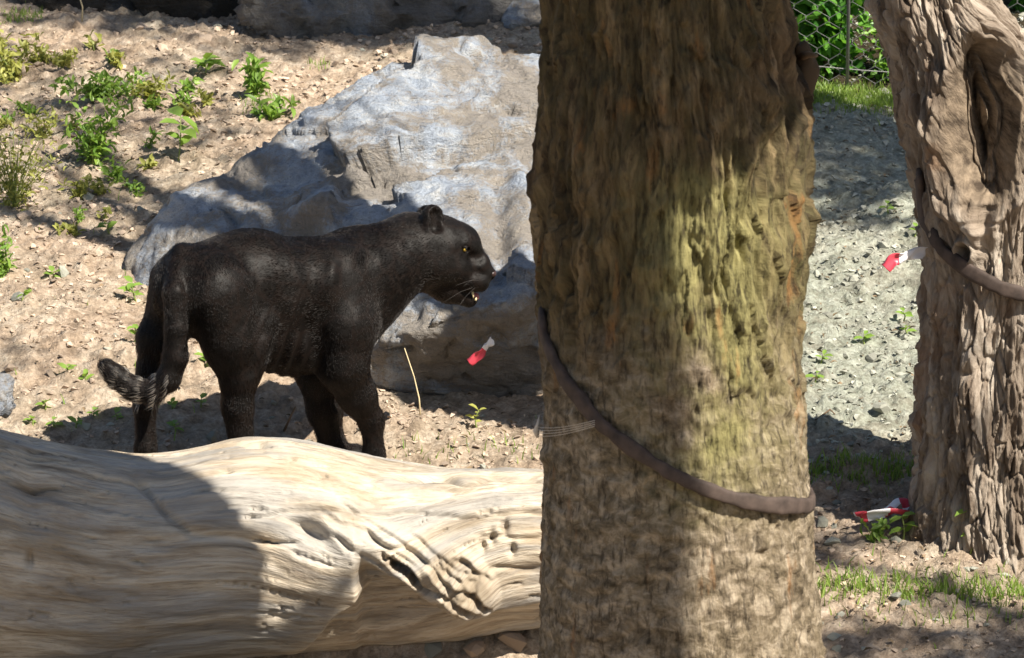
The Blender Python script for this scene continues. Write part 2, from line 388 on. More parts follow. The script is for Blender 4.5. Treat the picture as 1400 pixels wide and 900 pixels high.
# ------------------------------------------------------------------ rocks from hulls
def hull_rock(name, pts, h, amp, m, seed, k=.05, strata=0., loc=None, rel_it=2, sculpt=None):
    bm = bmesh.new()
    for p in pts: bm.verts.new(p)
    bmesh.ops.convex_hull(bm, input=bm.verts); bm.faces.ensure_lookup_table(); bm.normal_update()
    pl = np.array([(*f.normal, f.normal.dot(f.verts[0].co)) for f in bm.faces]); cen = np.mean(pts, axis=0)
    sgn = np.sign((pl[:, :3] @ cen) - pl[:, 3]); pl *= np.where(sgn > 0, -1, 1)[:, None]
    bm.free()
    lo = np.min(pts, axis=0) - .06; hi = np.max(pts, axis=0) + .06; n = np.ceil((hi - lo) / h).astype(int) + 1
    ax = [lo[i] + np.arange(n[i]) * h for i in range(3)]
    acc = np.zeros(n, np.float32)
    for a, b, c, d in pl:
        D = (ax[0] * a)[:, None, None] + (ax[1] * b)[None, :, None] + (ax[2] * c)[None, None, :] - d
        acc += np.exp(np.clip(D / k, -60, 60)).astype(np.float32)
    G = k * np.log(acc + 1e-30)
    V, Q = surface_nets(G, lo, h); V = relax(V, Q, rel_it); N = vnormals(V, Q)
    if (N * (V - V.mean(0))).sum() < 0: Q = Q[:, ::-1]; N = -N
    P = V / max(np.ptp(pts, axis=0).max(), .2) * 2.2 + seed * 3.7
    f1, f2, idv = worley(P * 2.1 + .5 * np.stack([fbm(P * 2, 3, 1), fbm(P * 2, 3, 2), fbm(P * 2, 3, 3)], 1), seed)
    wp = .35 * np.stack([fbm(P * 2.6, 3, 11), fbm(P * 2.6, 3, 12), fbm(P * 2.6, 3, 13)], 1)
    d = amp * (.7 * fbm(P * 1.3, 2, seed) + 1.5 * facets(P * 1.7 + wp, seed) + .5 * facets(P * 4.1 + 2 * wp, seed + 40) * sst(-.3, .2, vnoise(P * 1.5, 3)) + .3 * facets(P * 9 + 3 * wp, seed + 60) * sst(-.1, .3, vnoise(P * 2.1, 4)) + .3 * ridged(P * 3.3, 4, seed + 3) - .2 + .22 * fbm(P * 16, 4, seed + 6) + .16 * facets(P * 22 + 4 * wp, seed + 80) + .12 * ridged(P * 11 + wp, 3, seed + 90))
    crk = ridged(P * 1.5 + 2 * wp, 2, seed + 70); d = d - amp * .5 * sst(.9, .985, crk)
    if strata: d = d + strata * ridged(np.stack([V[:, 0] * 1.5 + V[:, 2] * 3, V[:, 1] * 2, V[:, 2] * 9 + V[:, 0] * 3.5], 1), 3, seed + 8)
    if sculpt is not None: d = d + sculpt(V, N)
    V = V + N * d[:, None]
    if loc is None: loc = np.array([V[:, 0].mean(), V[:, 1].mean(), V[:, 2].min()])
    o = obj(name, mesh_np(name, rel(V, loc), Q), m); o.location = loc
    return o
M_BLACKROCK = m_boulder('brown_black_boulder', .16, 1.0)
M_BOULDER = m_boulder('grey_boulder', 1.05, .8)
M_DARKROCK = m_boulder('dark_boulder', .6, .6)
def sc_boulder(V, N):
    px, py = proj(V); fr = (N[:, 1] < .35)
    r = lambda x, y, sx, sy, a: a * np.exp(-(((px - x)) / sx) ** 2 - ((py - y) / sy) ** 2) * fr
    d = r(470, 285, 60, 20, .05) + r(430, 300, 50, 14, .04) + r(350, 240, 50, 18, -.04) + r(380, 320, 70, 16, -.03)
    d = d + r(520, 235, 40, 16, -.035) + r(560, 80, 40, 14, .03) + r(640, 150, 60, 22, -.03) + r(715, 270, 22, 50, .05) + r(680, 330, 16, 70, -.04) + r(250, 300, 40, 20, .03)
    return d
bp = [(178, 335, 12.9), (186, 395, 12.8), (215, 300, 12.9), (330, 478, 12.25), (508, 500, 11.86), (525, 545, 12.1), (690, 562, 12.05), (770, 566, 12.05), (950, 530, 12.1),
      (560, 452, 11.72), (650, 415, 11.68), (770, 398, 11.66), (900, 380, 11.8), (455, 100, 13.2), (520, 60, 13.45), (600, 60, 13.55), (735, 66, 13.5), (900, 90, 13.5),
      (1000, 250, 12.9), (1000, 480, 12.3), (320, 205, 13.05), (250, 262, 13.0), (400, 150, 13.1)]
bpts = [at(*q) for q in bp] + [at(200, 330, 14.2) - [0, 0, .3], at(600, 160, 14.5) - [0, 0, .4], at(980, 200, 14.2) - [0, 0, .4], at(330, 500, 12.4) - [0, 0, .15], at(720, 545, 12.1) - [0, 0, .15]]
boulder = hull_rock('boulder', bpts, .0125, .075, M_BOULDER, 3, .022, .012, sculpt=sc_boulder)
tag(boulder, 'huge pale grey boulder with brown patches behind the panther', 'boulder')
def rock_box(name, x0, x1, vtop, vbot, Y, depth, m, seed, amp, h, label, cat='rock', group=None, irr=.2):
    r = np.random.default_rng(seed); pts = []
    for fx in (0, .33, .67, 1):
        for fv, fy in ((0, .35), (.5, 0), (1.05, .1), (0, 1), (1, 1)):
            px = x0 + (x1 - x0) * (fx + (r.random() - .5) * irr); pv = vtop + (vbot - vtop) * (fv + (r.random() - .5) * irr * .6)
            pts.append(at(px, pv, Y) + np.array([0, fy * depth + (r.random() - .5) * irr * depth * .5, 0]))
    o = hull_rock(name, pts, h, amp, m, seed, .03); return tag(o, label, cat, group)
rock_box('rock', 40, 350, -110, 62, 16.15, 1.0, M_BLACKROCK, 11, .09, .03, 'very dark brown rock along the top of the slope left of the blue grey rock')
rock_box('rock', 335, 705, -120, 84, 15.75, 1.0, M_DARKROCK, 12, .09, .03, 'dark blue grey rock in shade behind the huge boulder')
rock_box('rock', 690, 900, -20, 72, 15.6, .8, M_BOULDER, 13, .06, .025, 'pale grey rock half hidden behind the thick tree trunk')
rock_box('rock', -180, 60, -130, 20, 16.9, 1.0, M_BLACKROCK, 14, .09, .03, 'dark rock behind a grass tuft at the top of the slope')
rock_box('rock', -75, 20, 500, 600, 10.85, .25, M_BOULDER, 15, .02, .012, 'small rounded grey rock just behind the shaded end of the log')

# ------------------------------------------------------------------ fallen log
LY = 10.15
def log_mesh():
    nu, na = 660, 300
    U = np.linspace(-150, 1010, nu)
    top = np.interp(U, [-150, 0, 60, 150, 230, 300, 350, 420, 520, 600, 735, 900, 1010], [570, 584, 598, 617, 620, 608, 603, 610, 632, 640, 640, 655, 670])
    bot = np.interp(U, [-150, 0, 150, 310, 500, 640, 735, 900, 1010], [925, 930, 922, 904, 886, 868, 852, 836, 825])
    k = np.exp(-np.linspace(-2, 2, 41) ** 2); k /= k.sum()
    sm = lambda a: np.convolve(np.pad(a, 20, 'edge'), k, 'valid')
    top, bot = sm(top), sm(bot); cv = (top + bot) / 2; rr = (bot - top) / 2 * mpp(LY)
    C = np.stack([at(u, v, LY) for u, v in zip(U, cv)])
    A = np.linspace(0, 2 * math.pi, na, endpoint=False) 
    dirs = np.stack([0 * A, np.cos(A), np.sin(A)], 1)
    P = C[:, None, :] + rr[:, None, None] * dirs[None]; P = P.reshape(-1, 3); N = np.broadcast_to(dirs[None], (nu, na, 3)).reshape(-1, 3)
    px, py = proj(P); fr = sst(.35, -.1, N[:, 1])
    axial = np.repeat(C[:, 0], na); rad = np.repeat(rr, na)
    # grain coordinates bend round the knot
    kx, ky = 600, 770; e = np.exp(-((px - kx) / 150) ** 2 - ((py - ky) / 75) ** 2) * fr
    tw = .25 * np.sin(axial * 1.7) + .9 * e * np.sign(px - kx) * 0
    gc = np.stack([axial + .10 * e * (py - ky) / 60, np.cos(np.tile(A, nu) + .30 * e * (px - kx) / 60 + .12 * np.sin(axial * 2.2)) * rad, np.sin(np.tile(A, nu) + .30 * e * (px - kx) / 60 + .12 * np.sin(axial * 2.2)) * rad], 1)
    d = .030 * fbm(gc * [1.6, 3.2, 3.2], 4, 5) + .008 * ridged(gc * [2.2, 14, 14], 4, 6) + .003 * ridged(gc * [5, 50, 50], 3, 9)
    crk = ridged(gc * [1.0, 9, 9] + 3.3, 2, 41); d -= .03 * sst(.86, .97, crk)
    crk2 = ridged(gc * [2.4, 26, 26] + 1.3, 2, 47); d -= .010 * sst(.85, .97, crk2)
    # long drying cracks on the right-hand half
    for v0, sl, x0, x1, dep in ((700, .02, 350, 745, .018), (738, .03, 330, 420, .02), (655, .01, 540, 745, .03), (672, .0, 590, 745, .02), (735, .0, 640, 745, .012), (775, .01, 660, 745, .012)):
        vv = v0 + sl * (px - x0) + 5 * vnoise(np.stack([px / 40, 0 * px + v0, 0 * px], 1), 3)
        d -= dep * gau(py - vv, 3.2) * sst(x0 - 10, x0 + 30, px) * sst(x1 + 10, x1 - 20, px) * fr
    # ridge of the old branch running down to the knot, hollow below it
    vr = np.interp(px, [400, 430, 520, 600, 660, 700, 760], [700, 722, 775, 825, 836, 826, 812]) + 4 * vnoise(np.stack([px / 25, py * 0, px * 0], 1), 7)
    xe = 490 - ((py - 795) / 62) ** 2 * 26 - 20 * sst(815, 850, py) + 5 * vnoise(np.stack([py / 14, px * 0, px * 0], 1), 77) * sst(845, 825, py)
    hol = sst(-1.03, -.72, N[:, 2]) * sst(-2, 14, py - vr) * sst(-5, 16, px - xe) * sst(1100, 900, px) * fr
    d -= hol * (.05 * sst(760, 620, px) + .03)
    lobe = gau(py - 800, 75) * sst(330, 440, px) * sst(496, 484, px) * fr; d += .04 * lobe
    d -= .05 * np.exp(-((px - 425) / 26) ** 2 - ((py - 728 - (px - 425) * .5) / 11) ** 2) * fr
    t = ((px - 400) * .88 + (py - 690) * .47); s_ = (-(px - 400) * .47 + (py - 690) * .88)
    rid = sst(0, 70, t) * sst(310, 250, t) * gau(s_, 34) * fr; d += .052 * rid
    ca, sa = math.cos(R(36)), math.sin(R(36))
    def ell(x, y, a, b): 
        q1 = (px - x) * ca + (py - y) * sa; q2 = -(px - x) * sa + (py - y) * ca; return np.sqrt((q1 / a) ** 2 + (q2 / b) ** 2)
    h1 = ell(548, 774, 30, 6) + .35 * vnoise(np.stack([px / 9, py / 9, px * 0], 1), 19); d -= .075 * sst(1.2, .5, h1) * fr
    for off, dep, t0, t1 in ((-24, .016, 40, 270), (-12, .024, 90, 290), (-3, .014, 30, 200), (8, .026, 130, 300), (18, .018, 60, 170), (22, .024, 190, 305), (-34, .014, 150, 300)):
        d -= dep * gau(s_ - off - 6 * vnoise(np.stack([t / 34, t * 0 + off, t * 0], 1), 23), 3.0) * sst(t0, t0 + 30, t) * sst(t1, t1 - 30, t) * fr
    kn = ell(630, 790, 52, 32); d += (.02 * sst(1.25, .9, kn) + .006 * np.sin(kn * 11 + 2 * vnoise(np.stack([px / 16, py / 16, px * 0], 1), 2)) * sst(1.2, .8, kn)) * fr
    for x, y, a in ((598, 768, .022), (655, 815, .04), (612, 800, .02), (640, 772, .016)): d -= a * sst(1.3, .2, ell(x, y, 17, 5) + .5 * vnoise(np.stack([px / 6, py / 6, 0 * px], 1), 12)) * fr
    for x, y, a, b in ((160, 760, 26, 40), (40, 690, 18, 60)): d -= .025 * np.exp(-((px - x) / a) ** 2 - ((py - y) / b) ** 2) * fr
    for x, y in ((40, 765), (672, 735), (690, 720), (660, 745), (700, 750)): d -= .03 * np.exp(-((px - x) / 5) ** 2 - ((py - y) / 9) ** 2) * fr
    # saddle crease in the shaded half
    cy = np.interp(px, [170, 200, 230, 260, 360], [640, 670, 705, 728, 740]); d -= .02 * gau(py - cy, 7) * sst(165, 200, px) * sst(420, 300, px) * fr
    P = P + N * d[:, None]
    me = mesh_np('trunk', np.concatenate([P, [C[0], C[-1]]]), grid_faces(nu, na, True))
    attr(me, 'gc', np.concatenate([gc, gc[:2]]), True)
    dk = .4 * sst(1.1, .7, kn) * fr; attr(me, 'dark', np.concatenate([dk, [0, 0]]))
    return me, C, rr
lm, LC, LR = log_mesh()
M_WOOD = m_wood()
fallen_log = tag(obj('fallen_log', lm, M_WOOD), 'thick pale barkless log lying in front of the panther', 'log')

for i_ in (0, -1):
    A_ = np.linspace(0, 2 * math.pi, 40, endpoint=False); c_ = LC[i_]; rings = []
    for f_ in (1.03, .75, .5, .25, .0):
        rings.append(np.stack([0 * A_ + (.006 * np.sin(A_ * 3 + f_ * 9)), np.cos(A_) * LR[i_] * f_, np.sin(A_) * LR[i_] * f_], 1) + c_ + [(-.004 if i_ == 0 else .004), 0, 0])
    me_ = mesh_np('cut_end', np.concatenate(rings), grid_faces(5, 40, True)); attr(me_, 'gc', np.concatenate(rings) * [1, .3, .3], True); attr(me_, 'dark', np.full(200, .15)); obj('cut_end', me_, M_WOOD, fallen_log)

# ------------------------------------------------------------------ trees
def trunk_rows(prof, Yax, z0, z1, nr):
    """prof: rows of (py, left px, right px) -> rows z, centre x, radius"""
    pr = np.array(prof, float); zz = np.array([at(700, v, Yax)[2] for v in pr[:, 0]]); o = np.argsort(zz)
    sc = np.array([(at(701, v, Yax) - at(700, v, Yax))[0] for v in pr[:, 0]])
    cx = ((pr[:, 1] + pr[:, 2]) / 2 - 700) * sc; rr = (pr[:, 2] - pr[:, 1]) / 2 * sc
    Z = np.linspace(z0, z1, nr); k = np.exp(-np.linspace(-2, 2, 21) ** 2); k /= k.sum(); sm = lambda a: np.convolve(np.pad(a, 10, 'edge'), k, 'valid')
    return Z, sm(np.interp(Z, zz[o], cx[o])), sm(np.interp(Z, zz[o], rr[o]))
def ring_angles(n):
    a = np.linspace(0, 2 * math.pi, n, endpoint=False); return a + .45 * np.sin(a + math.pi / 2 + math.pi) * 0 - .5 * np.cos(a) * -1 * .0 + .0
def fronted(n):
    """angles, denser on the camera side (-y)"""
    s = np.linspace(-1, 1, n, endpoint=False); return -math.pi / 2 + math.pi * (.62 * s + .38 * s ** 3)
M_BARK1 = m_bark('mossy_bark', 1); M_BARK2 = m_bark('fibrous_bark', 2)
LIMB = m_plain('limb_bark', (.16, .11, .07), .9, .2, .4, 12)
LEAF_CROWN = m_leaf('crown_leaf', (.035, .085, .015), (.09, .17, .03))
def crown_mesh(clumps, leaf, seed):
    r = np.random.default_rng(seed); C = []; 
    for (x, y, z, rad, n) in clumps:
        d = r.normal(size=(n, 3)); d /= np.linalg.norm(d, axis=1)[:, None]; q = r.random(n) ** .45
        # leaves gather round twig tips
        tips = r.normal(size=(max(6, n // 18), 3)); tips /= np.linalg.norm(tips, axis=1)[:, None]; tips *= (r.random(len(tips)) ** .4)[:, None]
        pick = r.integers(0, len(tips), n)
        C.append(np.array([x, y, z]) + rad * (tips[pick] * [1, 1, .75] + d * q[:, None] * .28))
    C = np.concatenate(C); n = len(C)
    D = r.normal(size=(n, 3)) - [0, 0, .4]; N = r.normal(size=(n, 3)) + [0, 0, 1.3]
    return leaves_np(C, D, N, leaf * (.7 + .6 * r.random(n)), leaf * .62 * (.8 + .4 * r.random(n)))
def add_crown(root, loc, start, clumps, leaf, seed, lr=.09, mat=None):
    r = np.random.default_rng(seed + 50)
    for (x, y, z, rad, n) in clumps:
        e = np.array([x, y, z]); s0 = np.array(start) + r.normal(size=3) * .03; t = np.linspace(0, 1, 9)[:, None]
        mid = (s0 + e) / 2 + np.array([0, 0, .25]) + r.normal(size=3) * .12
        P = (1 - t) ** 2 * s0 + 2 * t * (1 - t) * mid + t ** 2 * e
        b = MB(); b.add(*tube(P, np.linspace(lr, .018, 9), 8))
        for q in range(9):
            a = P[4 + q % 5]; d = r.normal(size=3); d /= np.linalg.norm(d); b.add(*tube([a, a + d * rad * .5 + [0, 0, .05], a + d * rad * .9], [.016, .01, .004], 5))
        b.build('limb', LIMB, root, loc)
    V, T = crown_mesh(clumps, leaf, seed); obj('crown', mesh_np('crown', rel(V, loc), T), mat or LEAF_CROWN, root)

# --- thick tree in front
T1Y = 8.35
prof1 = [(-500, 752, 1060), (-200, 742, 1068), (0, 735, 1080), (60, 733, 1086), (130, 730, 1100), (200, 727, 1108), (300, 730, 1105), (440, 738, 1103), (560, 741, 1105), (650, 740, 1112), (750, 737, 1120), (900, 734, 1132), (1000, 725, 1150), (1100, 700, 1190), (1180, 660, 1240)]
def tree1():
    nr, na = 540, 470
    Z, CX, RR = trunk_rows(prof1, T1Y, -.45, 3.1, nr); A = fronted(na)
    dirs = np.stack([np.cos(A), np.sin(A), 0 * A], 1)
    C = np.stack([CX, 0 * CX + T1Y, Z], 1); P = (C[:, None] + RR[:, None, None] * dirs[None]).reshape(-1, 3); N = np.broadcast_to(dirs[None], (nr, na, 3)).reshape(-1, 3)
    zz = P[:, 2]; ang = np.tile(A, nr); rad = np.repeat(RR, na)
    gc = np.stack([np.cos(ang) * rad, np.sin(ang) * rad, zz], 1)
    px, py = proj(P)
    wob = np.stack([vnoise(gc * 5, 1), vnoise(gc * 5, 2), vnoise(gc * 5, 3)], 1) * .03; g2 = gc + wob
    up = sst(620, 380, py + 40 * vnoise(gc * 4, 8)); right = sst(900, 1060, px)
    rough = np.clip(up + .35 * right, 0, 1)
    plate = ridged(g2 * [19, 19, 3.2], 4, 4, .6); fc = facets(g2 * [24, 24, 5.5], 91)
    d = .020 * fbm(gc * [3, 3, 1.6], 3, 3) + rough * (.032 * np.clip(plate, -.5, 1) + .030 * fc - .026) 
    f1, f2, idv = worley(g2 * [26, 26, 9], 5); d += rough * (.016 * (idv - .5) * sst(0, .2, f2 - f1))
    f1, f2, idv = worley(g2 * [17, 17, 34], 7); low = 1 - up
    d += low * (.004 * (idv - .5) * sst(.0, .3, f2 - f1) + .0015 * ridged(g2 * [9, 9, 30], 3, 6) + .004 * fbm(g2 * [14, 14, 50], 3, 12) + .006 * facets(g2 * [20, 20, 24], 93) + .006 * facets(g2 * [45, 45, 50], 94))
    d += .004 * fbm(g2 * [60, 60, 30], 3, 15)
    # swollen bark ridge where a branch broke off on the right
    ar = np.interp(py, [40, 130, 250, 420, 560], [1088, 1112, 1110, 1080, 1040]); vis = N[:, 1] < .3
    bul = gau(px - ar, 34) * sst(60, 150, py) * sst(460, 300, py) * vis; d += .022 * bul * (1 + .8 * vnoise(g2 * [12, 12, 9], 31))
    crease = np.interp(py, [150, 300, 420], [1075, 1030, 970]); d -= .02 * gau(px - crease, 12) * sst(140, 220, py) * sst(470, 400, py) * vis
    # flakes of bark curling off
    r = np.random.default_rng(3)
    for _ in range(70):
        x = r.uniform(745, 1100); y = r.uniform(20, 640); a = r.uniform(5, 12); b = a * r.uniform(1.2, 2.6)
        d += r.uniform(.006, .02) * np.clip(1.2 - np.sqrt(((px - x) / a) ** 2 + ((py - y) / b) ** 2), 0, .6) * vis
    d += .012 * gau(px - 723, 9) * gau(py - 262, 22) * (N[:, 1] < .5)
    P = P + N * d[:, None]
    loc = np.array([CX[0], T1Y, g_base(CX[0], T1Y)])
    root = empty('tree', loc); tag(root, 'thick mossy tree trunk with a strap slung round it, in front of the log', 'tree')
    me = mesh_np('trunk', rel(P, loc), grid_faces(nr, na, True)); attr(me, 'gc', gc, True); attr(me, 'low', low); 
    attr(me, 'moss_sunlit', np.clip(1.15 * gau(np.where(px < 960, (px - 960) * 1.45, px - 960), 100) * sst(150, 330, py) * sst(760, 560, py) + .12 * up + .06, 0, 1))  # moss colour shaped to brighten the sunlit band, held off the shaded left
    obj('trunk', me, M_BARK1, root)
    # stub of the broken branch
    b = MB(); a = at(1078, 130, T1Y + .05); e = at(1092, 62, T1Y + .02); t = np.linspace(0, 1, 14)[:, None]
    Vt, Ft = tube(a + (e - a) * t + np.array([.03, 0, 0]) * np.sin(t * 3.1), np.interp(t[:, 0], [0, .5, 1], [.05, .032, .016]), 14); Vt = Vt + .008 * np.stack([fbm(Vt * 40, 3, i) for i in range(3)], 1); b.add(Vt, Ft)
    stub = b.build('broken_branch_stub', M_BARK1, root, loc)
    a2 = at(1095, 78, T1Y + .02); e2 = at(1116, 76, T1Y - .05); b = MB(); b.add(*tube([a2, (a2 + e2) / 2 + [0, 0, .004], e2], [.012, .008, .005], 8)); b.build('twig', LIMB, stub, loc)
    topc = np.array([CX[-1], T1Y, 3.05])
    clumps = []
    r = np.random.default_rng(5)
    for (tx, ty, tz, t, rad, n) in ((.28, 8.02, 2.02, 1.9, .34, 800), (.62, 8.1, 2.06, 1.9, .28, 700), (.12, 7.98, 1.62, 2.1, .20, 420), (.3, 8.0, 1.75, 2.05, .16, 240), (.78, 8.28, 2.05, 2.0, .26, 380)):
        q = np.array([tx, ty, tz]) + S * t; clumps.append((*q, rad, n))
    for (x, y, z_, rad) in ((-.9, 8.5, 5.6, .9), (.6, 9.6, 6.0, .9), (1.0, 8.2, 5.9, .9), (-.2, 7.6, 5.2, .8), (.3, 8.7, 6.8, 1.0)):
        clumps.append((x, y, z_, rad, 420))
    add_crown(root, loc, topc, clumps, .085, 6, .12)
    return Z, CX, RR, root
Z1, CX1, RR1, TREE1 = tree1()

# --- forked tree with the knot
T2Y = 10.62
prof2 = [(-300, 1110, 1275), (-80, 1165, 1330), (0, 1188, 1366), (40, 1202, 1392), (100, 1222, 1428), (160, 1229, 1450), (200, 1243, 1460), (260, 1257, 1470), (350, 1263, 1478), (450, 1263, 1482), (550, 1254, 1490), (650, 1244, 1500), (700, 1242, 1510), (740, 1238, 1524), (800, 1220, 1550)]
def tree2():
    nr, na = 500, 400
    Z, CX, RR = trunk_rows(prof2, T2Y, .0, 2.35, nr); A = fronted(na); dirs = np.stack([np.cos(A), np.sin(A), 0 * A], 1)
    C = np.stack([CX, 0 * CX + T2Y, Z], 1); P = (C[:, None] + RR[:, None, None] * dirs[None]).reshape(-1, 3); N = np.broadcast_to(dirs[None], (nr, na, 3)).reshape(-1, 3)
    px, py = proj(P); vis = sst(.5, .1, N[:, 1]); ang = np.tile(A, nr); rad = np.repeat(RR, na)
    kx, ky = 1343, 165; ex = (px - kx) / 58; ey = (py - ky) / np.where(py > ky, 135, 120); k = np.sqrt(ex ** 2 + ey ** 2) + .06 * vnoise(np.stack([px / 22, py / 22, px * 0], 1), 6)
    # grain runs round the knot
    push = np.exp(-(k / 1.5) ** 2) * vis; ang2 = ang - .55 * push * ex / (np.abs(ex) + .35) * .8
    gc = np.stack([np.cos(ang2) * rad, np.sin(ang2) * rad, P[:, 2]], 1)
    wob = np.stack([vnoise(gc * [6, 6, 3], 1), vnoise(gc * [6, 6, 3], 2), 0 * px], 1) * .022; g2 = gc + wob
    out = sst(.7, 1.15, k); pl = ridged(g2 * [17, 17, 2.6], 4, 4, .6)
    fc = facets(g2 * [26, 26, 4.5], 91); d = .018 * fbm(gc * [4, 4, 1.5], 3, 3) + out * (.020 * fc + .036 * np.clip(pl, -.5, 1) - .012)
    f1, f2, idv = worley(g2 * [34, 34, 7], 5); d += out * (.018 * (idv - .5) * sst(0, .2, f2 - f1) - .012 * sst(.12, 0., f2 - f1)); d += .005 * fbm(g2 * [70, 70, 16], 3, 15) * out
    ringn = k * 17 + 2.2 * vnoise(np.stack([px / 30, py / 50, px * 0], 1), 16) + 1.2 * ex
    d += vis * ((1 - out) * (.020 * np.sin(ringn) + .006 * np.sin(ringn * 2.7 + 1) + .006 * vnoise(np.stack([px / 4, py / 25, px * 0], 1), 4)) + .055 * gau(k - 1.05, .2) - .15 * sst(1.0, .3, k) + .05 * np.exp(-((px - 1362) / 17) ** 2 - ((py - 150) / 40) ** 2))
    d -= vis * (.05 * np.exp(-((px - 1338) / 7) ** 2 - ((py - 185) / 45) ** 2) + .06 * np.exp(-((px - 1330) / 22) ** 2 - ((py - 75) / 26) ** 2))
    # vee below the knot and the small knot over the strap
    d -= vis * .035 * np.exp(-((px - 1350) / 8) ** 2) * sst(270, 300, py) * sst(420, 320, py)
    k3 = np.hypot((px - 1322) / 11, (py - 345) / 15); d += vis * (.022 * gau(k3 - 1.1, .3) - .04 * sst(1, .4, k3))
    d += .035 * sst(700, 760, py) * np.clip(fbm(np.stack([np.cos(ang) * 2.4, np.sin(ang) * 2.4, 0 * ang], 1), 2, 9) + .2, 0, 1)
    P = P + N * d[:, None]
    loc = np.array([CX[0], T2Y, g_base(CX[0], T2Y)]); root = empty('tree', loc); tag(root, 'rough barked tree with a large knot hole and fork, red tape at its foot', 'tree')
    me = mesh_np('trunk', rel(P, loc), grid_faces(nr, na, True)); attr(me, 'gc', gc, True); attr(me, 'scar_shade', sst(1.1, .8, k) * vis); obj('trunk', me, M_BARK2, root)
    topc = np.array([CX[-1], T2Y, 2.3]); clumps = []
    for (x, y, z_, rad) in ((1.2, 11.6, 5.8, .9), (.8, 10.6, 6.4, .9), (2.0, 10.2, 6.6, .9)): clumps.append((x, y, z_, rad, 350))
    add_crown(root, loc, topc, clumps, .08, 16, .10)
    return Z, CX, RR, root
Z2, CX2, RR2, TREE2 = tree2()

def plain_tree(x, y, r0, hgt, clumps, seed, label, leaf=.085):
    z0 = float(g_base(x, y)); loc = np.array([x, y, z0]); root = empty('tree', loc); tag(root, label, 'tree')
    nr, na = 60, 48; Z = np.linspace(-.2, hgt, nr); A = np.linspace(0, 2 * math.pi, na, endpoint=False)
    rr = r0 * (1 - .35 * Z / hgt) * (1 + .35 * np.exp(-np.maximum(Z, 0) / .25)); dirs = np.stack([np.cos(A), np.sin(A), 0 * A], 1)
    C = np.stack([.06 * np.sin(Z * 1.1 + seed), .05 * np.cos(Z * 1.4 + seed), Z], 1); P = (C[:, None] + rr[:, None, None] * dirs[None]).reshape(-1, 3)
    N = np.broadcast_to(dirs[None], (nr, na, 3)).reshape(-1, 3); P = P + N * (.03 * ridged(P * [9, 9, 2] + seed, 3, seed))[:, None]
    me = mesh_np('trunk', P, grid_faces(nr, na, True)); attr(me, 'gc', P, True); attr(me, 'scar_shade', np.zeros(len(P))); obj('trunk', me, M_BARK2, root)
    add_crown(root, loc, np.array([x, y, z0 + hgt - .05]), clumps, leaf, seed, r0 * .5)
    return root
def along(pts): return [(*(np.array(p[:3]) + S * p[3]), p[4], p[5]) for p in pts]  # crown clumps of unseen trees, added sunward of the spots they shade
plain_tree(4.14, 6.71, .25, 4.2, [(4.6, 6.2, 5.0, .4, 420), (4.2, 6.0, 4.8, .35, 380), (5.0, 6.3, 5.2, .4, 320)], 31, 'sturdy plain trunked tree standing downhill of the knotted tree')
plain_tree(4.43, 7.0, .035, 5.2, [(4.6, 6.9, 5.6, .25, 90)], 32, 'very slim young tree close beside the sturdy plain tree')
plain_tree(3.24, 5.05, .12, 7.2, [(3.3, 5.0, 8.0, .8, 400), (2.9, 4.7, 7.8, .7, 300)], 35, 'tall bare stemmed tree furthest downhill from the thick mossy trunk')
plain_tree(5.2, 11.6, .22, 4.2, along([(1.5, 14.3, 1.0, 6.6, .55, 900), (1.0, 14.4, 1.0, 6.8, .5, 800), (1.7, 13.7, .85, 6.5, .45, 600), (1.2, 13.6, .85, 6.7, .35, 320)]), 33, 'unseen leafy tree shading the slope beyond the knotted tree')
plain_tree(3.3, 12.6, .24, 4.6, along([(-2.2, 16.2, 1.6, 8, .65, 560), (-1.5, 16.2, 1.6, 8, .65, 560), (-.9, 15.9, 1.6, 8, .6, 520), (-.3, 15.8, 1.7, 8, .55, 480), (-2.9, 16.6, 1.7, 8, .6, 480), (-1.9, 16.5, 2.1, 8, .7, 480), (-1.0, 16.3, 2.1, 8, .7, 480)]), 34, 'unseen broad crowned tree below the wire fence, shading the back rocks')

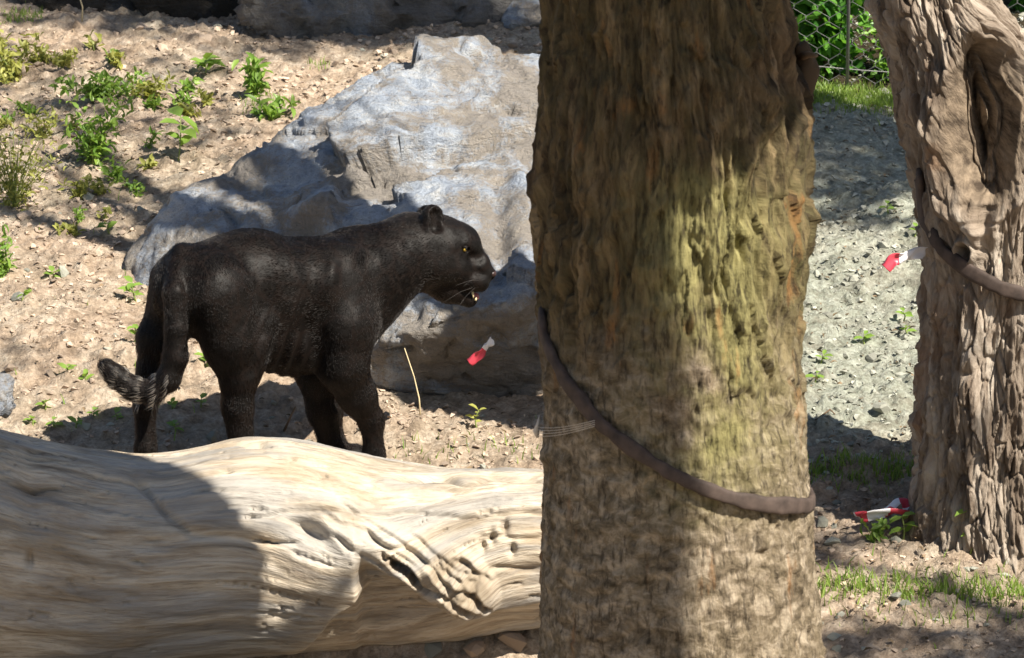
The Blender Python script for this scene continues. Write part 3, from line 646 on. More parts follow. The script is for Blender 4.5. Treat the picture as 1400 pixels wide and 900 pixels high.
# ------------------------------------------------------------------ straps
M_STRAP = m_plain('worn_strap', (.06, .043, .035), .75, .3, .45, 25)
def strap(name, path, Z, CX, RR, Yax, hw, th, label, back, extra=.012):
    """flat band along pixel path on the front of a trunk, closed round the back"""
    pts = []; nrm = []
    pa = np.array(path, float); d = np.r_[0, np.cumsum(np.hypot(*np.diff(pa, axis=0).T))]; q = np.linspace(0, d[-1], 90)
    for px, py in zip(np.interp(q, d, pa[:, 0]), np.interp(q, d, pa[:, 1])):
        Yc = Yax; ex_ = 1.0
        for _ in range(6):
            p = at(px, py, Yc); c = np.interp(p[2], Z, CX); r = np.interp(p[2], Z, RR) + extra * ex_
            s = np.clip((p[0] - c) / r, -.985, .985); ex_ = .25 + .75 * math.sqrt(1 - s * s); Yc = Yax - r * math.sqrt(max(0, 1 - s * s))
        n = np.array([s, -math.sqrt(max(0, 1 - s * s)), 0]); pts.append(np.array([c, Yax, p[2]]) + n * r); nrm.append(n)
    a0 = math.atan2(nrm[-1][1], nrm[-1][0]); a1 = math.atan2(nrm[0][1], nrm[0][0]); 
    if a1 < a0: a1 += 2 * math.pi
    for t in np.linspace(0, 1, 40)[1:-1]:
        a = a0 + (a1 - a0) * t; z_ = pts[89][2] + (pts[0][2] - pts[89][2]) * float(sst(.25, .85, t))
        c = np.interp(z_, Z, CX); r = np.interp(z_, Z, RR) - .012 * float(sst(0, .1, t) * sst(1, .9, t)); n = np.array([math.cos(a), math.sin(a), 0]); pts.append(np.array([c, Yax, z_]) + n * r); nrm.append(n)
    pts = np.array(pts); nrm = np.array(nrm); k = np.array([.25, .5, .25])
    for _ in range(4): pts = .5 * pts + .25 * (np.roll(pts, 1, 0) + np.roll(pts, -1, 0))
    tg = np.roll(pts, -1, 0) - np.roll(pts, 1, 0); tg /= np.linalg.norm(tg, axis=1)[:, None]
    bt = np.cross(tg, nrm); bt /= np.linalg.norm(bt, axis=1)[:, None]; m = 14; A = np.linspace(0, 2 * math.pi, m, endpoint=False)
    ca = np.sign(np.cos(A)) * np.abs(np.cos(A)) ** .5; sa = np.sign(np.sin(A)) * np.abs(np.sin(A)) ** .8
    V = pts[:, None] + hw * ca[None, :, None] * bt[:, None] * (1 + .25 * vnoise(pts * 18, 5))[:, None, None] + th * sa[None, :, None] * nrm[:, None]
    V = V.reshape(-1, 3); V = V + .0035 * np.stack([fbm(V * 45, 3, i) for i in range(3)], 1)
    n = len(pts); r_ = np.arange(n)[:, None]; c_ = np.arange(m)[None]; Fq = np.stack([r_ * m + c_, r_ * m + (c_ + 1) % m, ((r_ + 1) % n) * m + (c_ + 1) % m, ((r_ + 1) % n) * m + c_], -1).reshape(-1, 4)
    loc = pts.mean(0); o = obj(name, mesh_np(name, rel(V, loc), Fq), M_STRAP); o.location = loc; tag(o, label, 'strap'); return pts
s1 = strap('strap', [(739, 430), (744, 465), (772, 520), (818, 578), (868, 617), (918, 648), (960, 667), (1005, 682), (1050, 691), (1112, 692)], Z1, CX1, RR1, T1Y, .018, .009, 'frayed dark strap sagging round the thick mossy trunk', 0, .02)
s2 = strap('strap', [(1256, 240), (1262, 300), (1290, 345), (1330, 375), (1370, 395), (1436, 412)], Z2, CX2, RR2, T2Y, .021, .010, 'dark strap slung round the knotted tree below its knot', 0, .028)
M_TWINE = m_plain('twine', (.52, .47, .40), .6, .3)
b = MB()
for k in range(4):
    p0 = at(813, 575 + k * 2.6, T1Y - .30); p1 = at(735, 583 + k * 4.2, T1Y + .02); p1[0] -= .004; m_ = (p0 + p1) / 2 + np.array([-.03, -.10, .0]); t = np.linspace(0, 1, 10)[:, None]
    b.add(*tube((1 - t) ** 2 * p0 + 2 * t * (1 - t) * m_ + t ** 2 * p1, .0008, 5))
pk = at(735, 590, T1Y + .0)
b.add(*tube([pk + [0, 0, -.015], pk + [-.004, 0, 0], pk + [.002, 0, .02], pk + [.004, 0, .04]], [.004, .008, .005, .001], 7))
loc = pk; tag(b.build('twine', M_TWINE, None), 'thin strands of twine tied off the strap on the mossy trunk', 'twine')

# ------------------------------------------------------------------ panther
TH = R(34); PX0, PD0 = 240, 10.8
X0 = at(PX0, 400, PD0)[0]
def B(px, py, wv):
    """body point: pixel + sideways offset (m, + towards the camera side) from the animal's midline plane"""
    Yd = PD0
    for _ in range(12):
        x = at(px, py, Yd)[0]; u = ((x - X0) - wv * math.sin(TH)) / math.cos(TH); Yd = PD0 + u * math.sin(TH) - wv * math.cos(TH)
    return at(px, py, Yd)
def foot(px, wv, up):
    p = B(px, 645, wv); 
    for _ in range(5):
        p = B(px, proj(p)[1], wv); p[2] = g_base(p[0], p[1]) + up
    return p
HD = 11.27
def H(px, py, dw=0.0): return at(px, py, HD - dw)
prim = []   # (a, b, ra, rb, k)
def rc(a, b, ra, rb, k=.03): prim.append((np.array(a), np.array(b), ra * mpp(a[1]), rb * mpp(b[1]), k))
def limb(pts, k=.025):
    for (a, ra), (b, rb) in zip(pts, pts[1:]): rc(a, b, ra, rb, k)
# torso, hair runs from shoulder to tail
rc(B(478, 388, 0), B(420, 398, 0), 70, 68, .05); rc(B(420, 398, 0), B(340, 388, 0), 68, 70, .05); rc(B(340, 388, 0), B(270, 398, 0), 70, 65, .05)
rc(B(452, 440, 0), B(400, 450, 0), 62, 59, .05); rc(B(400, 450, 0), B(330, 446, 0), 60, 58, .05)
rc(B(455, 385, .07), B(395, 395, .07), 50, 48, .05)
# right hind (camera side)
limb([(B(292, 402, .075), 56), (B(318, 468, .10), 42), (B(326, 512, .105), 26), (B(325, 556, .10), 19.5), (B(331, 612, .10), 16.5)], .03)
rc(B(345, 440, .09), B(343, 492, .10), 34, 20, .05)
fr_ = foot(333, .10, .028); limb([(B(331, 612, .10), 16.5), (fr_, 17), (fr_ + [.06, .04, -.008], 17)])
# left hind
limb([(B(252, 400, -.07), 50), (B(219, 462, -.09), 29), (B(208, 512, -.10), 19), (B(199, 552, -.10), 14.5), (B(199, 612, -.10), 13)], .03)
fl_ = foot(200, -.10, .028); limb([(B(199, 612, -.10), 13), (fl_, 15), (fl_ + [.06, .04, -.008], 16)])
# left fore
limb([(B(475, 430, -.08), 46), (B(438, 508, -.09), 32), (B(444, 560, -.09), 22), (B(455, 612, -.09), 18)], .03)
ll_ = foot(458, -.09, .028); limb([(B(455, 612, -.09), 18), (ll_, 17), (ll_ + [.06, .03, -.008], 18)])
# right fore
limb([(B(468, 380, .08), 48), (B(472, 440, .12), 44), (B(468, 500, .125), 34), (B(488, 540, .12), 25), (B(508, 576, .115), 15.5), (B(511, 622, .11), 14)], .03)
lr_ = foot(513, .11, .028); limb([(B(511, 622, .11), 14), (lr_, 16), (lr_ + [.07, .03, -.008], 17)])
# tail
tl = [((240, 352), 20, 0), ((238, 400), 16, .02), ((241, 450), 16, .03), ((240, 488), 17, .03), ((230, 518), 17, .03), ((207, 536), 16.5, .03), ((181, 531), 15.5, .03), ((159, 515), 14.5, .03), ((146, 502), 11.5, .03)]
tlp = [np.array([*at(p[0], p[1], PD0 - .085 - q)]) for p, r_, q in tl]; tlp[0] = B(250, 352, 0)
limb([(p, t[1]) for p, t in zip(tlp, tl)], .012)
NT = len(prim) - 8
# neck and head: hair runs nose to shoulder
rc(at(562, 343, 11.26), at(500, 373, 11.16), 49, 63, .05); rc(H(600, 341), at(560, 344, 11.26), 46, 50, .03)
rc(at(548, 360, 11.24), at(484, 425, 11.12), 36, 46, .05)
NH = len(prim)
rc(H(628, 335), H(604, 337), 30, 41, .02)
rc(H(650, 360), H(628, 342), 20, 28, .02); rc(H(663, 374), H(648, 364), 13, 19, .012)
rc(H(656, 386, .022), H(646, 384, .03), 13, 14, .01); rc(H(656, 386, -.022), H(646, 384, -.03), 13, 14, .01)
rc(H(622, 368, .05), H(600, 364, .055), 20, 26, .03); rc(H(622, 368, -.05), H(600, 364, -.055), 20, 26, .03)
rc(H(641, 409), H(612, 390), 11.5, 22, .012); rc(H(612, 390), H(590, 372), 22, 30, .025)
rc(H(671, 374), H(664, 370), 7.5, 9, .006)
rc(H(636, 333, .052), H(622, 330, .055), 7, 10, .012); rc(H(636, 333, -.052), H(622, 330, -.055), 7, 10, .012)
# ears
rc(H(591, 294, .06), H(587, 314, .06), 14, 17, .008); rc(H(583, 293, -.07), H(585, 310, -.065), 12, 15, .008)
cuts = [(H(599, 294, .085), H(597, 309, .088), 11.5, 10, .004), (H(629, 399, .07), H(666, 406, .03), 2.6, 5.6, .004), (H(629, 399, .045), H(666, 406, .0), 2.6, 5.6, .004), (H(634, 401, -.07), H(668, 405, -.02), 2.6, 4.5, .004), (H(640, 402, 0), H(668, 406, 0), 4, 5, .004),
        (H(637, 341, .063), H(634, 340, .065), 4.5, 4, .008), (H(657, 352, .045), H(646, 352, .055), 6, 6, .02), (H(628, 385, .075), H(640, 400, .06), 2, 2, .01), (H(669, 381, .012), H(674, 379, .01), 2.0, 2.0, .003)]
def sd_rc(P, a, b, ra, rb):
    ba = b - a; L = ba @ ba; t = np.clip(((P - a) @ ba) / L, 0, 1); d = P - a - t[..., None] * ba
    return np.sqrt((d * d).sum(-1)) - (ra + (rb - ra) * t)
def build_field(h):
    allp = np.concatenate([[p[0] - p[2], p[0] + p[2], p[1] - p[3], p[1] + p[3]] for p in prim]).reshape(-1, 3)
    lo = allp.min(0) - .04; hi = allp.max(0) + .04; n = np.ceil((hi - lo) / h).astype(int) + 1
    G = np.full(n, .5, np.float32); ax = [lo[i] + np.arange(n[i]) * h for i in range(3)]
    def region(a, b, ra, rb, pad):
        l = np.minimum(a - ra, b - rb) - pad; u = np.maximum(a + ra, b + rb) + pad
        i0 = np.maximum(0, np.floor((l - lo) / h).astype(int)); i1 = np.minimum(n, np.ceil((u - lo) / h).astype(int) + 1); s = tuple(slice(i0[i], i1[i]) for i in range(3))
        g = np.stack(np.meshgrid(*[ax[i][s[i]] for i in range(3)], indexing='ij'), -1); return s, g
    for a, b, ra, rb, k in prim:
        s, g = region(a, b, ra, rb, k + 2 * h); d = sd_rc(g, a, b, ra, rb).astype(np.float32); e = G[s]
        hh = np.maximum(k - np.abs(e - d), 0) / k; G[s] = np.minimum(e, d) - hh * hh * k * .25
    for a, b, ra, rb, k in cuts:
        ra *= mpp(HD); rb *= mpp(HD); s, g = region(a, b, ra, rb, k + 2 * h); d = -sd_rc(g, a, b, ra, rb).astype(np.float32); e = G[s]
        hh = np.maximum(k - np.abs(e - d), 0) / k; G[s] = np.maximum(e, d) + hh * hh * k * .25
    return G, lo
M_COAT = m_panther()
def make_panther():
    h = .0052; G, lo = build_field(h); V, Q = surface_nets(G, lo, h); V = relax(V, Q, 2); N = vnormals(V, Q)
    if (N * (V - V.mean(0))).sum() < 0: Q = Q[:, ::-1]; N = -N
    px, py = proj(V); cs = N[:, 1] < .2
    d = .004 * fbm(V * 9, 3, 3) + .0012 * fbm(V * 45, 2, 5)
    # belly skin folds and rib shading
    fold = np.sin((px * .9 + py * .35) * .36) * np.exp(-((px - 385) / 38) ** 2 - ((py - 480) / 32) ** 2); d += .009 * fold * cs
    d += .010 * np.exp(-((px - 455) / 14) ** 2 - ((py - 400) / 50) ** 2) * cs - .010 * np.exp(-((px - 425) / 14) ** 2 - ((py - 410) / 60) ** 2) * cs - .010 * np.exp(-((px - 505) / 10) ** 2 - ((py - 400) / 40) ** 2) * cs
    G_ = lambda x, y, sx, sy, a, rot=0: a * np.exp(-((((px - x) * math.cos(rot) + (py - y) * math.sin(rot))) / sx) ** 2 - ((-(px - x) * math.sin(rot) + (py - y) * math.cos(rot)) / sy) ** 2) * cs
    d = d + G_(352, 455, 9, 45, -.014, .25) + G_(300, 450, 22, 40, .008) + G_(430, 470, 10, 45, -.012, -.3) + G_(470, 470, 20, 40, .010) + G_(500, 350, 14, 45, -.008, .5) + G_(395, 400, 40, 22, -.005)
    for q_ in range(6): d = d + G_(385 + q_ * 9 - 20, 430, 3.2, 42, .0025, .35)
    d = d + G_(268, 470, 9, 60, -.010) + G_(452, 372, 9, 30, .008, .3)
    V = V + N * d[:, None]
    # hair direction
    Dm = np.stack([sd_rc(V, p[0], p[1], p[2], p[3]) for p in prim], 1); W = np.exp(-np.clip(Dm, -.02, .2) / .012)
    dirs = np.stack([(p[1] - p[0]) / np.linalg.norm(p[1] - p[0]) for p in prim]); FL = W @ dirs; FL -= N * (FL * N).sum(1)[:, None]; FL /= np.linalg.norm(FL, axis=1)[:, None] + 1e-9
    loc = np.array([(fl_[0] + lr_[0]) / 2, (fl_[1] + lr_[1]) / 2, (fl_[2] + lr_[2]) / 2 - .03])
    root = empty('panther', loc); tag(root, 'black panther standing between the log and the huge boulder, mouth slightly open', 'panther')
    body = obj('body', mesh_np('body', rel(V, loc), Q), M_COAT, root)
    return V, Q, N, FL, loc, root, px, py
PV, PQ, PN, PFL, PLOC, PROOT, Ppx, Ppy = make_panther()
def hair(name, mask, count, length, rad, mat, seed, lift=.28):
    r = np.random.default_rng(seed); tri = PQ[mask[PQ].all(1)]
    ar = np.linalg.norm(np.cross(PV[tri[:, 2]] - PV[tri[:, 0]], PV[tri[:, 3]] - PV[tri[:, 1]]), axis=1); pk = r.choice(len(tri), count, p=ar / ar.sum())
    a, b = r.random((2, count, 1)); q = tri[pk]
    bl = lambda A: (A[q[:, 0]] * (1 - a) + A[q[:, 1]] * a) * (1 - b) + (A[q[:, 3]] * (1 - a) + A[q[:, 2]] * a) * b
    p = bl(PV); n = bl(PN); f = bl(PFL); n /= np.linalg.norm(n, axis=1)[:, None]; px, py = bl(Ppx[:, None])[:, 0], bl(Ppy[:, None])[:, 0]
    f = f + .30 * np.stack([fbm(p * 14, 2, i) for i in (1, 2, 3)], 1) + .12 * r.normal(size=f.shape)
    L = length * (.6 + .7 * r.random(count)); face = sst(585, 625, px) * (py < 425); L = L * (1 - .6 * face); 
    tails = ((px < 262) & (py > 470) & (py < 560)) | (px < 190); L = np.where(tails, L * 1.35, L)
    L = L[:, None]; lf = lift * (.6 + .8 * r.random((count, 1)))
    pts = np.stack([p - n * .001, p + L * (.35 * f + lf * .6 * n), p + L * (.7 * f + lf * .85 * n), p + L * (1.0 * f + lf * .8 * n)], 1) - PLOC
    hc = bpy.data.hair_curves.new(name); hc.add_curves([4] * count)
    hc.attributes['position'].data.foreach_set('vector', pts.astype(np.float32).ravel())
    ra = hc.attributes.get('radius') or hc.attributes.new('radius', 'FLOAT', 'POINT'); ra.data.foreach_set('value', np.tile(np.array([1, .9, .65, .15], np.float32) * rad, count))
    o = bpy.data.objects.new(name, hc); col.objects.link(o); hc.materials.append(mat); o.parent = PROOT; return o
allm = np.ones(len(PV), bool)
nose = (Ppx > 664) & (Ppy < 386)
hair('fur', ~nose, 110000, .0105, .00034, m_hair('black_fur', (.0045, .0028, .0020), .19), 1, .17)
st = ((np.sin(((Ppx - 140) * .75 + (Ppy - 500) * .1) * .47 + 1.5 * vnoise(PV * 25, 3)) > .6) & (Ppx < 236) & (Ppx > 136) & (Ppy > 500 + (Ppx - 140) * .12) & (Ppy < 562) & (PN[:, 1] < .3)
      & (np.min([np.hypot(Ppx - t[0][0], Ppy - t[0][1]) for t in tl[4:]], axis=0) < 27))
hair('pale_tail_fur', st, 520, .017, .0005, m_hair('pale_fur', (.42, .31, .22), .4), 2, .3)
def blob(name, c, rad, mat, sq=(1, 1, 1), seed=1, amp=.0, n=16):
    A = np.linspace(0, 2 * math.pi, n, endpoint=False); T_ = np.linspace(-math.pi / 2, math.pi / 2, n // 2 + 1)
    V = np.stack([np.outer(np.cos(T_), np.cos(A)), np.outer(np.cos(T_), np.sin(A)), np.outer(np.sin(T_), np.ones(n))], -1).reshape(-1, 3)
    V = V * (1 + amp * fbm(V * 3 + seed, 2, seed))[:, None] * np.array(sq) * rad
    return obj(name, mesh_np(name, V + (np.asarray(c) - PLOC), grid_faces(n // 2 + 1, n, True)), mat, PROOT)
M_EYE = m_plain('amber_eye', (.62, .42, .06), .12, .6, .2, 200); M_PUP = m_plain('pupil', (.004, .004, .004), .08, .6)
M_NOSE = m_plain('nose_leather', (.035, .018, .017), .35, .5, .3, 120); M_TOOTH = m_plain('tooth', (.75, .62, .36), .3, .5)
def cam_surf(px, py):
    """nearest body depth to the camera under a pixel"""
    m = np.hypot(Ppx - px, Ppy - py) < 3.0; return PV[m][:, 1].min()
for (ex, ey, sd) in ((635.5, 340.5, 1),):
    yd = cam_surf(ex, ey); e = at(ex, ey, yd + .0065); eye = blob('eye', e, .0088, M_EYE, (.8, 1, 1.0)); p = blob('pupil', at(ex + 1.9, ey, yd - .0012), .0042, M_PUP, (.8, .6, 1.1)); p.parent = eye; blob('eyelid', at(ex - .3, ey - 2.6, yd + .0062), .0105, M_COAT, (1.1, 1, .62)); 
e = H(635.5, 340.5, -.06); blob('eye', e, .0105, M_EYE)
blob('nose', H(673, 374, 0), .0165, M_NOSE, (.85, 1.25, .8), 3, .15)
for (tx, ty, dw, l) in ((646, 399, .030, 9), (646, 399, -.030, 9), (650, 411, .02, -5), (650, 411, -.02, -5)):
    a = H(tx, ty, dw); e = H(tx + 1.5, ty + l, dw); b = MB(); b.add(*tube([a, (a + e) / 2, e], [.0045, .0035, .0008], 8)); b.build('tooth', M_TOOTH, PROOT, PLOC)
b = MB(); q = [H(628, 402, .0), H(638, 405, .0), H(648, 406, 0), H(655, 405, 0)]; b.add(*tube(q, [.012, .017, .016, .008], 10)); b.build('tongue', m_plain('tongue', (.35, .12, .12), .4, .5), PROOT, PLOC)
b = MB(); r = np.random.default_rng(9)
for k in range(4):
    for sd in (1, -1):
        a = H(657 + r.uniform(-7, 5), 386 + r.uniform(-6, 8), .045 * sd * .8); e = a + np.array([-.05 - .06 * r.random(), -sd * (.09 + .05 * r.random()), -.03 + .03 * r.normal()]); b.add(*tube([a, (a + e) / 2 + [0, 0, .008], e], [.0004, .0003, .00015], 4))
for i_ in range(0): pass
tag(b.build('whiskers', m_plain('whisker', (.10, .09, .085), .4, .4), PROOT, PLOC), kind='stuff')

# ------------------------------------------------------------------ barrier tape scraps
def m_tape():
    b = NB('red_white_tape', .35, .4); g = b.at('stripe'); b.base(b.ramp(g, [(.0, (.78, .77, .80)), (.48, (.78, .77, .80)), (.52, (.58, .06, .09)), (1, (.58, .06, .09))])); return b.m
M_TAPE = m_tape()
def tape(path, wid, stripe, label, twist, group=None):
    P = np.array(path); n = 48; t0 = np.linspace(0, 1, len(P)); t = np.linspace(0, 1, n); C = np.stack([np.interp(t, t0, P[:, i]) for i in range(3)], 1)
    for _ in range(6): C[1:-1] = .5 * C[1:-1] + .25 * (C[:-2] + C[2:])
    C = C + .006 * np.stack([fbm(C * 16 + 5 * i, 2, i) for i in range(3)], 1)
    tg = np.gradient(C, axis=0); tg /= np.linalg.norm(tg, axis=1)[:, None]; up = np.array([0, -.6, .8]); m = 6; V = []; S_ = []
    for i in range(n):
        a = twist * t[i] + .5 * math.sin(t[i] * 9); bv = np.cross(tg[i], up); bv /= np.linalg.norm(bv) + 1e-9; nv = np.cross(bv, tg[i]); ww = math.cos(a) * nv + math.sin(a) * bv
        nn = np.cross(tg[i], ww)
        for j in range(m):
            s = j / (m - 1) - .5; V.append(C[i] + wid * s * ww + .006 * math.sin(s * 6 + t[i] * 11) * nn); S_.append(stripe(t[i], s))
    V = np.array(V); loc = V.mean(0); me = mesh_np('barrier_tape', rel(V, loc), grid_faces(n, m, False)); attr(me, 'stripe', S_); o = obj('barrier_tape', me, M_TAPE); o.location = loc
    sd = o.modifiers.new('thick', 'SOLIDIFY'); sd.thickness = .0012; tag(o, label, 'tape', group); return o
YB = 11.62
tape([at(674, 464, YB), at(669, 472, YB - .01), at(660, 482, YB - .015), at(643, 496, YB - .01)], .030, lambda t, s: 1. if t > .55 else 0., 'short scrap of red and white tape caught on the lower face of the huge boulder', .6)
tape([at(1266, 345, T2Y - .1), at(1250, 346, T2Y - .13), at(1236, 354, T2Y - .15), at(1222, 356, T2Y - .16), at(1211, 366, T2Y - .16)], .036, lambda t, s: 1. if t > .62 else 0., 'scrap of red and white tape hanging from the strap on the knotted tree', 1.0)
q = gp(1210, 722); YT = q[1]
tape([at(1172, 706, YT), at(1190, 700, YT - .02), at(1202, 710, YT - .03), at(1216, 696, YT), at(1226, 684, YT + .03), at(1240, 684, YT + .03), at(1248, 704, YT), at(1230, 702, YT - .05), at(1205, 700, YT - .05), at(1178, 708, YT - .06)], .045, lambda t, s: 1. if (math.sin(t * 26) > .1) else 0., 'crumpled red and white tape lying on weeds at the knotted tree foot', 3)

# ------------------------------------------------------------------ fence and the wood behind
M_WIRE = m_plain('galvanised_wire', (.25, .245, .24), .4, .6); M_WIRE.node_tree.nodes['Principled BSDF'].inputs['Metallic'].default_value = .7
FY = 14.98; fx0, fx1 = .55, 3.6; cw, chh = .050, .090; froot = empty('chain_link_fence', (fx0, FY, float(g_base(fx0, FY)))); tag(froot, 'chain link wire fence at the top of the slope', 'fence')
fz = froot.location.z
def zig(flip):
    pts = []
    for k in range(int(1.9 / chh)):
        for a, zz in ((0, 0), (0, .16), (1, .5), (1, .66)):
            x = (1 - a if flip else a) * cw * 1.06; pts.append((x, .004 * (1 if a else -1), k * chh + zz * chh))
    return mesh_np('wire', *tube(pts, .0014, 5))
zm = [zig(False), zig(True)]
for me_ in zm: me_.materials.append(M_WIRE)
for k in range(int((fx1 - fx0) / cw)):
    x = fx0 + k * cw; o = obj('wire', zm[k % 2], None, froot); o.location = (k * cw, 0, float(g_base(x, FY)) - fz + .02)
def fpipe(name, P, rad, n=10):
    b = MB(); b.add(*tube(P, rad, n)); return b.build(name, M_WIRE, froot, froot.location)
px_ = at(1158, 100, FY)[0]; g0 = float(g_base(px_, FY)); fpipe('post', [(px_, FY - .02, g0 - .1), (px_, FY - .02, g0 + 1.95)], .008)
for x in (fx0, fx1): g0 = float(g_base(x, FY)); fpipe('post', [(x, FY + .03, g0 - .3), (x, FY + .03, g0 + 2.0)], .03)
fpipe('tension_wire', [(x, FY - .012, float(g_base(x, FY)) + .10 - .03 * (x - 1.2)) for x in np.linspace(fx0, fx1, 20)], .0025, 6)
fpipe('top_rail', [(x, FY + .02, float(g_base(x, FY)) + 1.93) for x in np.linspace(fx0, fx1, 20)], .02)
LEAF_SHRUB = m_leaf('shrub_leaf', (.02, .10, .02), (.15, .34, .05), .4, .35)
LEAF_SHRUB2 = m_leaf('bright_shrub_leaf', (.08, .20, .03), (.24, .42, .07), .4)
def shrub(x, y, hgt, wid, n, leaf, mat, seed, label):
    r = np.random.default_rng(seed); z0 = float(g_base(x, y)); loc = np.array([x, y, z0]); root = empty('shrub', loc); tag(root, label, 'shrub', None)
    C = []; D = []
    for k in range(max(7, n // 45)):
        a = r.random() * 6.28; e = np.array([math.cos(a) * wid * r.random() ** .5, math.sin(a) * wid * .6 * r.random() ** .5, hgt * (.45 + .55 * r.random())]); t = np.linspace(0, 1, 8)[:, None]
        P = t * e * [1, 1, 0] * t + t * e * [0, 0, 1] + .02 * r.normal(size=(8, 3)) * t; b = MB(); b.add(*tube(P, np.linspace(.012, .003, 8), 5)); b.build('stem', LIMB, root)
        m = n // max(7, n // 45); tt = r.random(m) * .97 + .03; idx = tt * 7; i0 = np.clip(idx.astype(int), 0, 6); c = P[i0] + (P[i0 + 1] - P[i0]) * (idx - i0)[:, None]
        dd = r.normal(size=(m, 3)) + [0, -.3, 0]; C.append(c + .05 * r.normal(size=(m, 3))); D.append(dd)
    C = np.concatenate(C); D = np.concatenate(D); k = len(C); N = r.normal(size=(k, 3)) * .5 + [.3, -.5, 1]
    V, T = leaves_np(C, D, N, leaf * (.6 + .8 * r.random(k)), leaf * .7 * (.7 + .5 * r.random(k))); obj('foliage', mesh_np('foliage', V, T), mat, root)
shrub(1.36, 15.2, .62, .26, 460, .085, LEAF_SHRUB, 41, 'broad leaved green shrub pressed behind the wire fence')
shrub(1.66, 15.14, .42, .2, 760, .036, LEAF_SHRUB2, 42, 'small leaved bright green shrub behind the wire fence beside the knotted tree')
shrub(1.14, 15.3, .7, .26, 400, .085, LEAF_SHRUB, 43, 'leafy shrub behind the wire fence, partly hidden by the thick trunk')
shrub(1.55, 16.1, 1.2, .5, 620, .10, LEAF_SHRUB, 44, 'taller leafy shrub growing further behind the wire fence')
shrub(2.4, 16.2, 1.2, .5, 420, .09, LEAF_SHRUB, 45, 'leafy shrub behind the wire fence right of the knotted tree')
shrub(2.0, 18.2, 1.8, 1.2, 800, .11, LEAF_SHRUB, 46, 'dense dark shrub at the back behind the fence')
shrub(.4, 18.0, 1.8, 1.0, 700, .11, LEAF_SHRUB, 47, 'dense shrub at the back behind the thick trunk')

# ------------------------------------------------------------------ stones, gravel, litter
def hull_mesh(seed, n, sq):
    r = np.random.default_rng(seed); p = r.normal(size=(n, 3)); p /= np.linalg.norm(p, axis=1)[:, None]; p *= (.8 + .35 * r.random((n, 1))) * np.array(sq)
    bm = bmesh.new()
    for q in p: bm.verts.new(q)
    bmesh.ops.convex_hull(bm, input=bm.verts); bmesh.ops.triangulate(bm, faces=bm.faces)
    lv = [v for v in bm.verts if not v.link_faces]
    bmesh.ops.delete(bm, geom=lv, context='VERTS'); bm.verts.index_update()
    V = np.array([v.co[:] for v in bm.verts]); T = np.array([[v.index for v in f.verts] for f in bm.faces]); bm.free(); return V, T
protos = [hull_mesh(s, 16, (1, .8, .6)) for s in range(10)]; small = [hull_mesh(50 + s, 9, (1, .85, .6)) for s in range(10)]
M_STONE = m_stone('loose_stone', (.46, .36, .275), .5); M_STONE2 = m_stone('pale_stone', (.37, .37, .31), .35)
spm = []
for i, (v, t) in enumerate(protos):
    for m in (M_STONE, M_STONE2): me_ = mesh_np('stone', v, t, False); me_.materials.append(m); spm.append(me_)
def on_log(x, y): return (np.abs(y - LY) < .3) & (x < .75)
r = np.random.default_rng(21); placed = 0
spots = [(0, 1)] * 0
while placed < 285:
    px = r.uniform(-10, 1410); py = r.uniform(40, 905); 
    if 735 < px < 1105 and py < 880 and r.random() < .93: continue
    if 215 < px < 735 and 100 < py < 520: continue
    p = gp(px, py); 
    if on_log(p[0], p[1]) or p[1] > 16: continue
    if px > 1245 and 300 < py < 760 and p[1] < 11: continue
    s = (5.5 + 9 * r.random() ** 3) * mpp(p[1]); p[2] = gz(p[0], p[1]) + s * .1
    o = obj('stone', spm[(r.integers(0, 10) * 2) + int(p[0] > .4 or r.random() < .3)]); o.location = p; o.rotation_euler = (r.normal() * .3, r.normal() * .3, r.random() * 6.28); o.scale = (s, s, s)
    tag(o, 'small loose stone lying on the bare dirt slope', 'stone', 'loose stones on the dirt slope'); placed += 1
for (px, py, s, lab) in ((590, 893, 20, 'pale stone in the gap under the log'), (700, 888, 26, 'brown stone wedged under the right end of the log'), (650, 900, 18, 'low stone beside the brown stone wedged under the log'), (1205, 572, 15, 'grey stone on the shaded slope left of the knotted tree'), (285, 700, 1, None)):
    if lab is None: continue
    p = gp(px, py); s_ = s * mpp(p[1]); p[2] = gz(p[0], p[1]) + s_ * .25; o = obj('stone', spm[r.integers(0, 20)]); o.location = p; o.scale = (s_, s_, s_); o.rotation_euler = (0, .2, r.random() * 6); tag(o, lab, 'stone')
n = 25000; px = r.uniform(-60, 1460, n * 2); Yv = 9.3 + 7.0 * r.random(n * 2); xg = (px - 700) / F * Yv * 1.02; clus = fbm(np.stack([xg * 2.2, Yv * 2.2, 0 * xg], 1), 3, 66); keep = (clus + .6 * r.random(n * 2) > .0) & ~on_log(xg, Yv); xg, Yv = xg[keep][:n], Yv[keep][:n]; zg = g_full(xg, Yv)
sz = (1.5 + 6.0 * r.random(len(xg)) ** 3) * Yv / F
right = (xg + .15 * r.normal(size=len(xg)) > .5) & (Yv > 11)
